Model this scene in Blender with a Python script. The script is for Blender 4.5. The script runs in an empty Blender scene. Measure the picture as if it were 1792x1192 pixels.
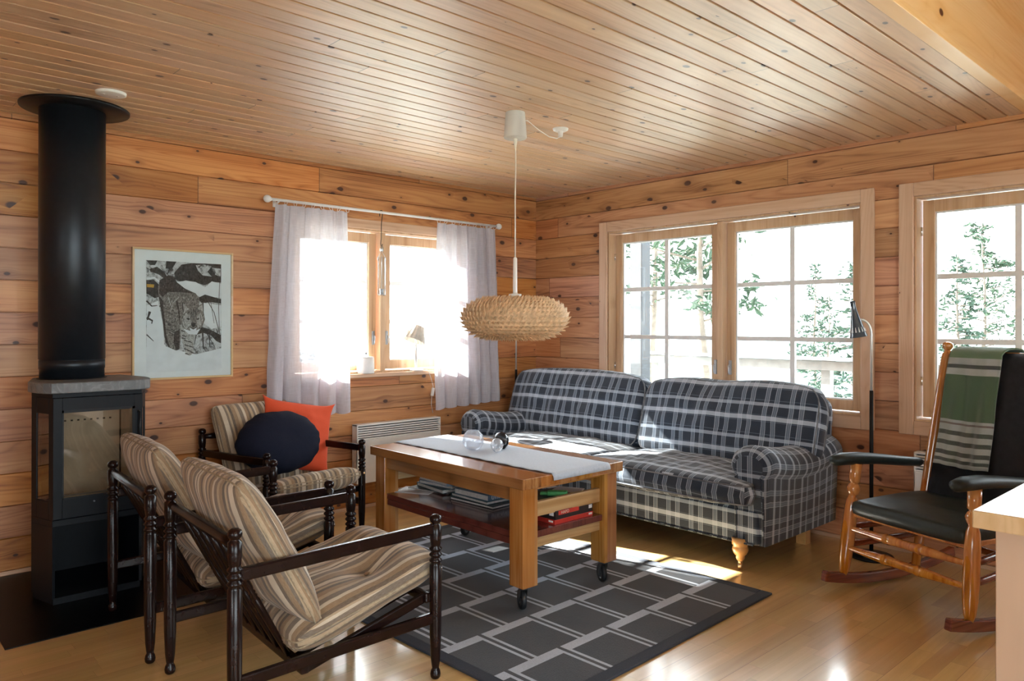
import bpy, bmesh, math, random
from mathutils import Vector, Matrix, noise
PI = math.pi
SC = bpy.context.scene
COL = SC.collection

# ------------------------------------------------------------------ camera
F_PX, CY = 1316.0, 566.72
cam_d = bpy.data.cameras.new('camera'); cam = bpy.data.objects.new('camera', cam_d); COL.objects.link(cam)
yaw, pitch, roll = math.radians(42.895), math.radians(0.101), math.radians(0.07)
fw = Vector((math.sin(yaw)*math.cos(pitch), math.cos(yaw)*math.cos(pitch), math.sin(pitch)))
rt = Vector((math.cos(yaw), -math.sin(yaw), 0)); up = rt.cross(fw)
rt2 = rt*math.cos(roll)+up*math.sin(roll); up2 = up*math.cos(roll)-rt*math.sin(roll)
m = Matrix((rt2, up2, -fw)).transposed().to_4x4(); m.translation = Vector((-4.597, -4.6435, 1.3))
cam.matrix_world = m
cam_d.sensor_width = 36; cam_d.lens = F_PX/1792*36
cam_d.shift_y = (CY-596)/1792
cam_d.clip_start = 0.05; cam_d.clip_end = 300
SC.camera = cam

# ------------------------------------------------------------------ light
world = bpy.data.worlds.new('world'); SC.world = world; world.use_nodes = True
bg = world.node_tree.nodes['Background']
bg.inputs[0].default_value = (0.86, 0.93, 1.0, 1); bg.inputs[1].default_value = 6.0
sun_d = bpy.data.lights.new('sun', 'SUN'); sun_d.energy = 38; sun_d.angle = math.radians(0.6); sun_d.color = (1, .95, .88)
sun = bpy.data.objects.new('sun', sun_d); COL.objects.link(sun)
sun.rotation_euler = Vector((0.26, -1, -0.71)).to_track_quat('-Z', 'Y').to_euler()
sun.location = (-3, 8, 7)
def portal(loc, rot, sx, sy):
    l = bpy.data.lights.new('portal', 'AREA'); l.shape = 'RECTANGLE'; l.size = sx; l.size_y = sy
    l.cycles.is_portal = True
    o = bpy.data.objects.new('portal', l); COL.objects.link(o); o.location = loc; o.rotation_euler = rot
portal((-1.55, .20, 1.46), (-PI/2, 0, 0), 1.5, 1.0)
portal((.20, -1.79, 1.4), (0, PI/2, 0), 1.35, 2.0)
portal((.20, -4.03, 1.4), (0, PI/2, 0), 1.35, 2.0)
portal((-8.7, -5.8, 1.55), (0, -PI/2, 0), 1.3, 2.8)
portal((-4.6, -9.2, 1.45), (PI/2, 0, 0), 4.0, 2.3)
SC.view_settings.view_transform = 'Standard'; SC.view_settings.look = 'None'
SC.view_settings.exposure = 1.2; SC.view_settings.gamma = 1.0; SC.view_settings.use_curve_mapping = False
SC.cycles.max_bounces = 10; SC.cycles.diffuse_bounces = 6; SC.cycles.glossy_bounces = 4
SC.cycles.transmission_bounces = 8; SC.cycles.transparent_max_bounces = 16
SC.cycles.use_denoising = True
try: SC.cycles.denoiser = 'OPENIMAGEDENOISE'
except Exception: pass
SC.cycles.sample_clamp_indirect = 8

# ------------------------------------------------------------------ mesh helpers
def xf(bm, verts, mat):
    if mat is not None: bmesh.ops.transform(bm, matrix=mat, verts=verts)
def add_box(bm, c, s, mat=None, mi=0):
    r = bmesh.ops.create_cube(bm, size=1, matrix=Matrix.Translation(c) @ Matrix.Diagonal((s[0], s[1], s[2], 1)))
    vs = r['verts']
    for f in {f for v in vs for f in v.link_faces}: f.material_index = mi
    xf(bm, vs, mat); return vs
def box2(bm, a, b, mat=None, mi=0):
    return add_box(bm, [(a[i]+b[i])/2 for i in range(3)], [abs(b[i]-a[i]) for i in range(3)], mat, mi)
def frame_from(a, b):
    a = Vector(a); b = Vector(b); d = (b-a)
    q = d.to_track_quat('Z', 'Y') if d.length > 1e-9 else Matrix.Identity(3).to_quaternion()
    return Matrix.Translation(a) @ q.to_matrix().to_4x4(), d.length
def bar(bm, a, b, w, h, mi=0):
    """square section bar from a to b; w horizontal-ish width, h other"""
    a = Vector(a); b = Vector(b); d = (b-a).normalized()
    side = d.cross(Vector((0, 0, 1)))
    if side.length < 1e-4: side = Vector((0, 1, 0))
    side.normalize(); u = side.cross(d)
    vs = []
    for p in (a, b):
        for sx, sz in ((-1, -1), (1, -1), (1, 1), (-1, 1)):
            vs.append(bm.verts.new(p+side*sx*w/2+u*sz*h/2))
    fs = [(3, 2, 1, 0), (4, 5, 6, 7)]+[(i, (i+1) % 4, 4+(i+1) % 4, 4+i) for i in range(4)]
    for f in fs: bm.faces.new([vs[i] for i in f]).material_index = mi
    return vs
def lathe(bm, prof, mat=None, n=20, mi=0, closed_ends=True, sx=1, sy=1):
    rings = []
    for r, z in prof:
        ring = [bm.verts.new((r*math.cos(2*PI*i/n)*sx, r*math.sin(2*PI*i/n)*sy, z)) for i in range(n)]
        rings.append(ring)
    for a, b in zip(rings, rings[1:]):
        for i in range(n):
            f = bm.faces.new((a[i], a[(i+1) % n], b[(i+1) % n], b[i])); f.smooth = True; f.material_index = mi
    if closed_ends:
        bm.faces.new(rings[0][::-1]).material_index = mi; bm.faces.new(rings[-1]).material_index = mi
    vs = [v for r in rings for v in r]; xf(bm, vs, mat); return vs
def lathe_ab(bm, prof, a, b, n=16, mi=0):
    """profile (r, t) with t in 0..1 along a->b"""
    M, L = frame_from(a, b)
    return lathe(bm, [(r, t*L) for r, t in prof], M, n, mi)
def tube(bm, pts, r, n=10, mi=0, closed=False):
    pts = [Vector(p) for p in pts]; rings = []; N = len(pts); pn = None
    for i, p in enumerate(pts):
        if closed: d = pts[(i+1) % N]-pts[i-1]
        else: d = pts[min(i+1, N-1)]-pts[max(i-1, 0)]
        d.normalize()
        if pn is None:
            pn = d.orthogonal().normalized()
        else:
            pn = (pn-d*pn.dot(d)).normalized()
        b = d.cross(pn); rr = r[i] if isinstance(r, (list, tuple)) else r
        rings.append([bm.verts.new(p+(pn*math.cos(2*PI*k/n)+b*math.sin(2*PI*k/n))*rr) for k in range(n)])
    pairs = list(zip(rings, rings[1:]))
    if closed: pairs.append((rings[-1], rings[0]))
    for a, b2 in pairs:
        for k in range(n):
            f = bm.faces.new((a[k], a[(k+1) % n], b2[(k+1) % n], b2[k])); f.smooth = True; f.material_index = mi
    if not closed:
        bm.faces.new(rings[0][::-1]).material_index = mi; bm.faces.new(rings[-1]).material_index = mi
    return rings
def sweep_rect(bm, pts, w, h, mi=0, axis=Vector((0, 1, 0))):
    """rectangular section swept along a path in a plane perpendicular to axis"""
    pts = [Vector(p) for p in pts]; N = len(pts); rings = []
    for i, p in enumerate(pts):
        d = (pts[min(i+1, N-1)]-pts[max(i-1, 0)]).normalized(); u = axis.cross(d).normalized()
        rings.append([bm.verts.new(p+axis*a*w/2+u*b*h/2) for a, b in ((-1, -1), (1, -1), (1, 1), (-1, 1))])
    for a, b in zip(rings, rings[1:]):
        for k in range(4): bm.faces.new((a[k], a[(k+1) % 4], b[(k+1) % 4], b[k])).material_index = mi
    bm.faces.new(rings[0][::-1]); bm.faces.new(rings[-1])
def ellipsoid(bm, c, s, nu=24, nv=14, mi=0, mat=None):
    r = bmesh.ops.create_uvsphere(bm, u_segments=nu, v_segments=nv, radius=1, matrix=Matrix.Translation(c) @ Matrix.Diagonal((s[0], s[1], s[2], 1)))
    for f in {f for v in r['verts'] for f in v.link_faces}: f.smooth = True; f.material_index = mi
    xf(bm, r['verts'], mat); return r['verts']
def box_uv(me):
    uvl = me.uv_layers.new(name='UVMap')
    for p in me.polygons:
        n = p.normal; ax = max(range(3), key=lambda i: abs(n[i]))
        for li in p.loop_indices:
            co = me.vertices[me.loops[li].vertex_index].co
            if ax == 2: uv = (co.x, co.y)
            elif ax == 1: uv = (co.x, co.z)
            else: uv = (co.y, co.z)
            uvl.data[li].uv = uv
def obj(name, bm, mats, parent=None, bevel=0, subsurf=0, uv=False, loc=None, smooth=False, seg=2, fix=True):
    me = bpy.data.meshes.new(name)
    if fix: bmesh.ops.recalc_face_normals(bm, faces=bm.faces)
    bm.to_mesh(me); bm.free()
    if not isinstance(mats, (list, tuple)): mats = [mats]
    for mm in mats: me.materials.append(mm)
    if uv: box_uv(me)
    if smooth:
        for p in me.polygons: p.use_smooth = True
    o = bpy.data.objects.new(name, me); COL.objects.link(o)
    if parent: o.parent = parent
    if loc is not None: o.location = loc
    if bevel:
        b = o.modifiers.new('bevel', 'BEVEL'); b.width = bevel; b.segments = seg; b.limit_method = 'ANGLE'; b.angle_limit = math.radians(40)
    if subsurf:
        s = o.modifiers.new('subsurf', 'SUBSURF'); s.levels = subsurf; s.render_levels = subsurf
    return o
def NB(): return bmesh.new()
def thing(name, label, cat, loc=(0, 0, 0), rz=0, group=None):
    o = bpy.data.objects.new(name, None); COL.objects.link(o); o.location = loc; o.rotation_euler = (0, 0, rz)
    o.empty_display_size = .1
    return tag(o, label, cat, group)
def tag(o, label, cat, group=None):
    o['label'] = label; o['category'] = cat
    if group: o['group'] = group
    return o
def struct(o): o['kind'] = 'structure'; return o
def copy_tree(o, parent=None):
    c = o.copy(); COL.objects.link(c); c.parent = parent
    for ch in o.children: copy_tree(ch, c)
    return c

# ------------------------------------------------------------------ materials
class NT:
    def __init__(s, name):
        s.mat = bpy.data.materials.new(name); s.mat.use_nodes = True; s.t = s.mat.node_tree
        s.b = s.t.nodes['Principled BSDF']; s.out = s.t.nodes['Material Output']
    def n(s, typ, **kw):
        nd = s.t.nodes.new(typ)
        for k, v in kw.items():
            if k.startswith('i_'):
                key = k[2:]; key = int(key) if key.isdigit() else key.replace('_', ' ')
                s.set(nd.inputs[key], v)
            else: setattr(nd, k, v)
        return nd
    def set(s, sock, v):
        if isinstance(v, bpy.types.NodeSocket): s.t.links.new(v, sock)
        else: sock.default_value = v
    def math(s, op, a, b=None, c=None, clamp=False):
        nd = s.t.nodes.new('ShaderNodeMath'); nd.operation = op; nd.use_clamp = clamp
        s.set(nd.inputs[0], a)
        if b is not None: s.set(nd.inputs[1], b)
        if c is not None: s.set(nd.inputs[2], c)
        return nd.outputs[0]
    def mix(s, f, a, b, blend='MIX'):
        nd = s.t.nodes.new('ShaderNodeMix'); nd.data_type = 'RGBA'; nd.blend_type = blend
        s.set(nd.inputs[0], f); s.set(nd.inputs[6], a); s.set(nd.inputs[7], b); return nd.outputs[2]
    def xyz(s, v):
        nd = s.t.nodes.new('ShaderNodeSeparateXYZ'); s.t.links.new(v, nd.inputs[0]); return nd.outputs
    def comb(s, x, y, z):
        nd = s.t.nodes.new('ShaderNodeCombineXYZ'); s.set(nd.inputs[0], x); s.set(nd.inputs[1], y); s.set(nd.inputs[2], z); return nd.outputs[0]
    def noise(s, v, scale, detail=3, rough=.55, dist=0):
        nd = s.n('ShaderNodeTexNoise'); s.t.links.new(v, nd.inputs['Vector'])
        nd.inputs['Scale'].default_value = scale; nd.inputs['Detail'].default_value = detail
        nd.inputs['Roughness'].default_value = rough; nd.inputs['Distortion'].default_value = dist
        return nd.outputs[0]
    def ramp(s, f, stops, interp='LINEAR'):
        nd = s.n('ShaderNodeValToRGB'); cr = nd.color_ramp; cr.interpolation = interp
        while len(cr.elements) > 1: cr.elements.remove(cr.elements[-1])
        first = True
        for p, c in stops:
            if first: e = cr.elements[0]; e.position = p; first = False
            else: e = cr.elements.new(p)
            e.color = (*c, 1) if len(c) == 3 else c
        s.set(nd.inputs[0], f); return nd.outputs[0]
    def rng(s, f, a, b, c=0., d=1.):
        nd = s.n('ShaderNodeMapRange'); nd.clamp = True
        s.set(nd.inputs[0], f); nd.inputs[1].default_value = a; nd.inputs[2].default_value = b
        nd.inputs[3].default_value = c; nd.inputs[4].default_value = d; return nd.outputs[0]
    def wn(s, v, dim='1D'):
        nd = s.n('ShaderNodeTexWhiteNoise', noise_dimensions=dim)
        s.set(nd.inputs['W' if dim == '1D' else 'Vector'], v); return nd.outputs
    def co(s, which='Object'): return s.n('ShaderNodeTexCoord').outputs[which]
    def bump(s, h, strength=.2, dist=.01):
        nd = s.n('ShaderNodeBump'); s.set(nd.inputs['Height'], h); nd.inputs['Strength'].default_value = strength
        nd.inputs['Distance'].default_value = dist; s.t.links.new(nd.outputs[0], s.b.inputs['Normal']); return nd
    def fin(s, col=None, rough=None, metal=None, coat=None, coat_r=None, spec=None, sheen=None):
        if col is not None: s.set(s.b.inputs['Base Color'], col if isinstance(col, bpy.types.NodeSocket) else (*col[:3], 1))
        if rough is not None: s.set(s.b.inputs['Roughness'], rough)
        if metal is not None: s.b.inputs['Metallic'].default_value = metal
        if coat is not None: s.b.inputs['Coat Weight'].default_value = coat
        if coat_r is not None: s.b.inputs['Coat Roughness'].default_value = coat_r
        if spec is not None: s.b.inputs['Specular IOR Level'].default_value = spec
        if sheen is not None: s.b.inputs['Sheen Weight'].default_value = sheen
        return s.mat
def plain(name, col, rough=.5, metal=0, coat=0, spec=None, var=.08, nscale=30, bump=0, sheen=None):
    t = NT(name); c = t.co()
    nz = t.noise(c, nscale, 3)
    col2 = tuple(x*(1-var) for x in col); col3 = tuple(min(1, x*(1+var)) for x in col)
    r = t.ramp(nz, [(.3, col2), (.7, col3)])
    if bump: t.bump(nz, bump, .003)
    return t.fin(r, rough, metal, coat, .1, spec, sheen)

def wood(name, light, mid, dark, along='X', across='Z', row=None, row0=0., third='Y', knots=1.0, kscale=3.0, rough=.4, coat=0., coat_r=.25,
         var=.25, grain=14., joint=None, bump=.06, kcol=(.065, .022, .010), ratio=.35, kr=.055, seed=0.):
    """procedural timber: grain along one object axis, knots, colour varying from board to board"""
    t = NT(name); X, Y, Z = t.xyz(t.co()); ax = {'X': X, 'Y': Y, 'Z': Z}
    a, c, d3 = ax[along], ax[across], ax[third]
    if row:
        rid = t.math('ADD', t.math('FLOOR', t.math('DIVIDE', t.math('SUBTRACT', c, row0), row)), seed)
    else: rid = t.math('FLOOR', t.math('MULTIPLY', d3, 4.0))
    if joint:   # butt joints: board id along the length, staggered per row
        off = t.math('MULTIPLY', t.wn(rid)[0], joint)
        seg = t.math('FLOOR', t.math('DIVIDE', t.math('ADD', a, off), joint))
        bid = t.math('ADD', t.math('MULTIPLY', rid, 17.13), t.math('MULTIPLY', seg, 5.77))
    else: bid = t.math('MULTIPLY', rid, 17.13)
    rv = t.wn(bid)
    a2 = t.math('ADD', a, t.math('MULTIPLY', rv[0], 31.0))
    # knots: voronoi cells stretched along the grain
    kv = t.comb(t.math('MULTIPLY', a2, kscale*ratio), t.math('MULTIPLY', c, kscale), t.math('MULTIPLY', bid, 3.7))
    vo = t.n('ShaderNodeTexVoronoi', voronoi_dimensions='3D', feature='F1'); t.t.links.new(kv, vo.inputs['Vector']); vo.inputs['Scale'].default_value = 1.0
    kp = vo.outputs['Position']; kx, ky, kz = t.xyz(kp)
    # true metric distance to the knot centre
    dx = t.math('DIVIDE', t.math('SUBTRACT', t.math('MULTIPLY', a2, kscale*ratio), kx), kscale*ratio)
    dy = t.math('DIVIDE', t.math('SUBTRACT', t.math('MULTIPLY', c, kscale), ky), kscale)
    dist = t.math('SQRT', t.math('ADD', t.math('POWER', t.math('MULTIPLY', dx, .62), 2), t.math('POWER', dy, 2)))
    kid = t.xyz(vo.outputs['Color'])
    ksize = t.math('MULTIPLY', t.rng(kid[0], 1-knots*.75, 1., 0., 1.), kr*.32)
    kd = t.math('DIVIDE', dist, t.math('MAXIMUM', ksize, .0001))
    kmask = t.rng(kd, .75, 1.15, 1., 0.)
    halo = t.rng(kd, .8, 4.5, 1., 0.)
    # grain flows round knots
    c2 = t.math('ADD', c, t.math('MULTIPLY', t.math('MULTIPLY', dy, halo), -.7))
    gv = t.comb(t.math('MULTIPLY', a2, .55), t.math('MULTIPLY', c2, grain), t.math('ADD', t.math('MULTIPLY', d3, grain*.6), bid))
    g1 = t.noise(gv, 1.0, 4, .6, .6)
    gv2 = t.comb(t.math('MULTIPLY', a2, 2.2), t.math('MULTIPLY', c2, grain*7), t.math('MULTIPLY', d3, grain*5))
    g2 = t.noise(gv2, 1.0, 2, .6)
    ringv = t.comb(t.math('MULTIPLY', a2, .35), t.math('MULTIPLY', c2, 5.), bid)
    rn = t.noise(ringv, 1., 2, .5, .3)
    ring = t.math('ABSOLUTE', t.math('SINE', t.math('MULTIPLY', rn, 75.)))
    g = t.math('ADD', t.math('MULTIPLY', g1, .72), t.math('ADD', t.math('MULTIPLY', g2, .14), t.math('MULTIPLY', ring, .12)))
    g = t.math('ADD', g, .035)
    base = t.ramp(g, [(.34, dark), (.50, mid), (.68, light)])
    base = t.mix(t.math('MULTIPLY', halo, .42), base, (*dark, 1))
    hs = t.n('ShaderNodeHueSaturation'); t.t.links.new(base, hs.inputs['Color'])
    t.set(hs.inputs['Value'], t.rng(rv[0], 0, 1, 1-var, 1+var*.7)); t.set(hs.inputs['Hue'], t.rng(t.wn(t.math('ADD', bid, 3.3))[0], 0, 1, .494, .508))
    t.set(hs.inputs['Saturation'], t.rng(t.wn(t.math('ADD', bid, 9.1))[0], 0, 1, .9, 1.1))
    col = t.mix(kmask, hs.outputs[0], (*kcol, 1))
    h = g
    if joint:
        fr = t.math('FRACT', t.math('DIVIDE', t.math('ADD', a, off), joint))
        jm = t.math('LESS_THAN', fr, .0022/joint*2)
        col = t.mix(t.math('MULTIPLY', jm, .75), col, (dark[0]*.25, dark[1]*.25, dark[2]*.25, 1))
    t.bump(h, bump, .004)
    return t.fin(col, rough, coat=coat, coat_r=coat_r)

M = {}
M['log'] = wood('log_wall', (.59, .285, .115), (.455, .182, .066), (.21, .068, .024), 'X', 'Z', .168, .02, 'Y', knots=1.28, kr=.058, kscale=5.4, ratio=.5, rough=.5, coat=.2, var=.19, joint=2.6, grain=9)
M['logr'] = wood('log_wall_right', (.60, .31, .16), (.47, .21, .098), (.22, .078, .034), 'Y', 'Z', .168, .02, 'X', knots=1.28, kr=.058, kscale=5.4, ratio=.5, rough=.45, seed=57., coat=.25, var=.18, joint=2.9, grain=9)  # paler, less saturated than the left logs: window glare put into the colour
M['ceil'] = wood('ceiling_boards', (.71, .47, .285), (.63, .395, .225), (.47, .27, .145), 'X', 'Y', .0965, -2.46, 'Z', knots=1.0, kscale=7., rough=.5, coat=.75, coat_r=.42, var=.10, grain=13, joint=3.1, ratio=.35, kr=.04)
M['trim'] = wood('casing_pine', (.63, .42, .285), (.57, .36, .23), (.45, .26, .155), 'Z', 'Y', None, 0, 'X', knots=.5, kscale=5, rough=.4, coat=.2, var=.06, grain=18)
M['trimh'] = wood('casing_pine_rail', (.63, .42, .285), (.57, .36, .23), (.45, .26, .155), 'Y', 'Z', None, 0, 'X', knots=.5, kscale=5, rough=.4, coat=.2, var=.06, grain=18)
M['trimhx'] = wood('casing_pine_rail_left', (.63, .42, .285), (.57, .36, .23), (.45, .26, .155), 'X', 'Z', None, 0, 'Y', knots=.5, kscale=5, rough=.4, coat=.2, var=.06, grain=18)
M['trimx'] = wood('casing_pine_left', (.63, .42, .285), (.57, .36, .23), (.45, .26, .155), 'Z', 'X', None, 0, 'Y', knots=.5, kscale=5, rough=.4, coat=.2, var=.06, grain=18)
M['beam'] = wood('fascia_pine', (.86, .60, .33), (.82, .54, .27), (.74, .44, .19), 'X', 'Z', None, 0, 'Y', knots=.35, kscale=4, rough=.42, coat=.2, var=.05, grain=10, bump=.02)
M['table'] = wood('table_pine', (.50, .25, .09), (.38, .165, .05), (.21, .075, .02), 'Z', 'Y', None, 0, 'X', knots=.1, rough=.25, coat=.5, coat_r=.12, var=.05, grain=16)
M['tabletop'] = wood('tabletop_pine', (.46, .22, .08), (.33, .135, .042), (.18, .06, .018), 'Y', 'X', .115, 0, 'Z', knots=.1, rough=.22, coat=.6, coat_r=.1, var=.1, grain=14)
M['tablerail'] = wood('table_rail_pine', (.62, .42, .22), (.50, .30, .13), (.33, .17, .06), 'X', 'Z', None, 0, 'Y', knots=.1, rough=.3, coat=.3, var=.05, grain=12)
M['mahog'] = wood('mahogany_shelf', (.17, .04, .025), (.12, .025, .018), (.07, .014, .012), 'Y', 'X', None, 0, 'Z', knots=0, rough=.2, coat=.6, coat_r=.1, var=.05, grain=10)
M['amber'] = wood('amber_varnish_wood', (.60, .27, .075), (.47, .17, .04), (.28, .075, .018), 'Z', 'Y', None, 0, 'X', knots=0, rough=.2, coat=.8, coat_r=.06, var=.05, grain=14)
M['redwood'] = wood('red_brown_rocker_wood', (.26, .07, .03), (.18, .045, .02), (.10, .022, .012), 'X', 'Z', None, 0, 'Y', knots=0, rough=.25, coat=.5, coat_r=.1, var=.05, grain=14)
M['oak'] = wood('counter_oak', (.66, .46, .27), (.58, .38, .20), (.46, .28, .13), 'X', 'Y', None, 0, 'Z', knots=0, rough=.35, coat=.3, var=.04, grain=12)
M['panel'] = wood('counter_panel', (.60, .43, .29), (.55, .38, .25), (.47, .32, .20), 'Z', 'X', None, 0, 'Y', knots=0, rough=.5, var=.04, grain=6, bump=.01)
M['brown'] = plain('dark_brown_lacquer', (.012, .0045, .0038), .24, spec=.28, var=.35, nscale=25)
M['birch'] = plain('pale_birch', (.62, .40, .20), .35, coat=.3)
M['footwood'] = plain('sofa_foot_wood', (.66, .36, .13), .3, coat=.5)
M['black'] = plain('black_stove_steel', (.0035, .005, .0075), .5, metal=.0, spec=.25, var=.15)
M['pipe'] = plain('black_pipe_steel', (.020, .024, .030), .38, metal=.5, var=.1)
M['blackm'] = plain('black_metal', (.006, .006, .007), .45, spec=.3)
M['plate'] = plain('black_hearth_plate', (.003, .003, .0035), .35, var=.2, spec=.15)
M['rubber'] = plain('black_rubber', (.015, .016, .018), .5)
M['chrome'] = plain('chrome', (.75, .76, .78), .12, metal=1., var=.03)
M['steel'] = plain('brushed_steel', (.50, .52, .54), .3, metal=1., var=.05)
M['fork'] = plain('dark_zinc', (.12, .125, .13), .4, metal=.8, var=.2)
M['polepaint'] = plain('pale_nickel', (.66, .64, .60), .28, metal=.5, var=.05)
M['white'] = plain('white_paint', (.78, .78, .77), .35, var=.02)
M['whitep'] = plain('white_plastic', (.80, .78, .73), .35, var=.02)
M['cream'] = plain('cream_cord', (.72, .66, .55), .5)
M['paper'] = plain('paper', (.75, .76, .78), .7, var=.05)
M['pages'] = plain('book_pages', (.62, .61, .60), .8, var=.15, nscale=120)
M['orange'] = plain('orange_cotton', (.66, .075, .020), .85, var=.08, nscale=300, bump=.15, sheen=.1)
M['navy'] = plain('navy_cotton', (.008, .010, .023), .9, var=.15, nscale=200, bump=.15, spec=.2)
M['leather'] = plain('dark_green_leather', (.010, .018, .017), .5, var=.25, nscale=60, bump=.1)
M['snowt'] = plain('pale_ground', (.42, .46, .42), .9, var=.15, nscale=3)
M['hill'] = plain('distant_forest_hill', (.11, .15, .16), .9, var=.15, nscale=.4)
M['needle'] = plain('pine_needles', (.030, .058, .034), .8, var=.35, nscale=5)
M['needle2'] = plain('spruce_needles', (.026, .054, .036), .8, var=.35, nscale=5)
M['bark'] = plain('pine_bark', (.10, .08, .065), .9, var=.3, nscale=10)
M['deck'] = plain('grey_weathered_wood', (.16, .16, .155), .8, var=.15, nscale=12)
M['gapshade'] = plain('gap_shade_grey', (.05, .055, .06), .6)  # dark tone standing for shade behind the radiator slats
M['darkstain'] = plain('dark_stained_timber', (.012, .016, .022), .6, var=.2, nscale=12)
M['redbox'] = plain('red_card', (.50, .035, .025), .4, var=.1)
M['blackbox'] = plain('black_card', (.02, .015, .018), .4, var=.2)
M['green'] = plain('green_plastic', (.12, .50, .16), .4, var=.15)
M['bookblue'] = plain('blue_grey_cover', (.10, .16, .24), .35, var=.2)
M['bookteal'] = plain('teal_cover', (.035, .08, .09), .35, var=.2)
M['bookdark'] = plain('dark_navy_cover', (.015, .025, .035), .3, var=.2)
M['booklight'] = plain('light_blue_cover', (.32, .42, .55), .35, var=.2)
M['ceramic'] = plain('white_ceramic', (.74, .74, .74), .3, var=.03)
M['brick'] = plain('vermiculite_firebrick', (.62, .54, .44), .9, var=.15, nscale=8)

def glass(name, tint=(1, 1, 1), fac=.06, rough=0.):
    t = NT(name); t.t.nodes.remove(t.b)
    tr = t.n('ShaderNodeBsdfTransparent'); tr.inputs[0].default_value = (*tint, 1)
    gl = t.n('ShaderNodeBsdfGlossy'); gl.inputs['Roughness'].default_value = rough
    fr = t.n('ShaderNodeFresnel'); fr.inputs[0].default_value = 1.4
    mx = t.n('ShaderNodeMixShader'); t.set(mx.inputs[0], t.math('MULTIPLY', fr.outputs[0], fac/.03, clamp=True))
    t.t.links.new(tr.outputs[0], mx.inputs[1]); t.t.links.new(gl.outputs[0], mx.inputs[2]); t.t.links.new(mx.outputs[0], t.out.inputs[0])
    return t.mat
M['glass'] = glass('window_glass', (.97, .99, .98), .03)
M['tube'] = glass('clear_tube_glass', (.88, .90, .92), .02, .02)
M['firegl'] = glass('smoky_stove_glass', (.92, .89, .84), .10, .02)
def solid_glass(name, col=(1, 1, 1), rough=0., ior=1.45):
    t = NT(name); t.b.inputs['Base Color'].default_value = (*col, 1); t.b.inputs['Transmission Weight'].default_value = 1
    t.b.inputs['Roughness'].default_value = rough; t.b.inputs['IOR'].default_value = ior; return t.mat

M['smoke'] = solid_glass('black_crystal', (.03, .035, .04))
M['frost'] = None
def milky(name, white, refl):
    t = NT(name); t.t.nodes.remove(t.b)
    tr = t.n('ShaderNodeBsdfTransparent'); tr.inputs[0].default_value = (.95, .96, .98, 1)
    df = t.n('ShaderNodeBsdfTranslucent'); df.inputs[0].default_value = (.85, .88, .92, 1)
    d2 = t.n('ShaderNodeBsdfDiffuse'); d2.inputs[0].default_value = (.85, .88, .92, 1)
    gl = t.n('ShaderNodeBsdfGlossy'); gl.inputs['Roughness'].default_value = .03
    lw = t.n('ShaderNodeLayerWeight'); lw.inputs[0].default_value = .25
    m0 = t.n('ShaderNodeMixShader'); m0.inputs[0].default_value = .5; t.t.links.new(df.outputs[0], m0.inputs[1]); t.t.links.new(d2.outputs[0], m0.inputs[2])
    m1 = t.n('ShaderNodeMixShader'); m1.inputs[0].default_value = white; t.t.links.new(tr.outputs[0], m1.inputs[1]); t.t.links.new(m0.outputs[0], m1.inputs[2])
    m2 = t.n('ShaderNodeMixShader'); t.set(m2.inputs[0], t.math('ADD', t.math('MULTIPLY', lw.outputs[0], .35), refl, clamp=True)); t.t.links.new(m1.outputs[0], m2.inputs[1]); t.t.links.new(gl.outputs[0], m2.inputs[2])
    t.t.links.new(m2.outputs[0], t.out.inputs[0]); return t.mat
def bubble():
    return milky('thin_bubble_glass', .16, .03)
M['bubble'] = bubble(); M['crystal'] = milky('clear_crystal', .30, .12)

def stripes():
    t = NT('brown_striped_cotton'); u, v, _ = t.xyz(t.co('UV'))
    x = t.math('FRACT', t.math('ADD', t.math('DIVIDE', u, .38), .13))
    cr, be, br, gr, wh, dk = (.46, .34, .21), (.27, .165, .08), (.085, .048, .026), (.14, .108, .085), (.66, .57, .44), (.05, .032, .022)
    seq = [(0, cr), (.05, br), (.09, be), (.14, wh), (.18, br), (.20, wh), (.235, gr), (.30, cr), (.33, be), (.40, br), (.43, wh), (.50, gr), (.53, cr),
           (.56, dk), (.60, be), (.66, cr), (.70, gr), (.76, wh), (.80, be), (.85, br), (.885, cr), (.93, gr), (.97, wh)]
    c1 = t.ramp(x, seq, 'CONSTANT')
    th = t.noise(t.comb(t.math('MULTIPLY', u, 900), t.math('MULTIPLY', v, 60), 0), 1, 2)
    big = t.noise(t.comb(u, v, 0), 9, 2)
    c2 = t.mix(.22, c1, t.ramp(th, [(.3, (.12, .09, .06)), (.7, (.62, .56, .46))]))
    c3 = t.mix(t.rng(big, .35, .7, 0., .25), c2, (.26, .16, .08, 1))
    w = t.math('ADD', t.noise(t.comb(t.math('MULTIPLY', u, 500), t.math('MULTIPLY', v, 500), 0), 1, 2), th)
    t.bump(w, .25, .002)
    return t.fin(c3, .9, sheen=.2)
M['stripe'] = stripes()
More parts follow.
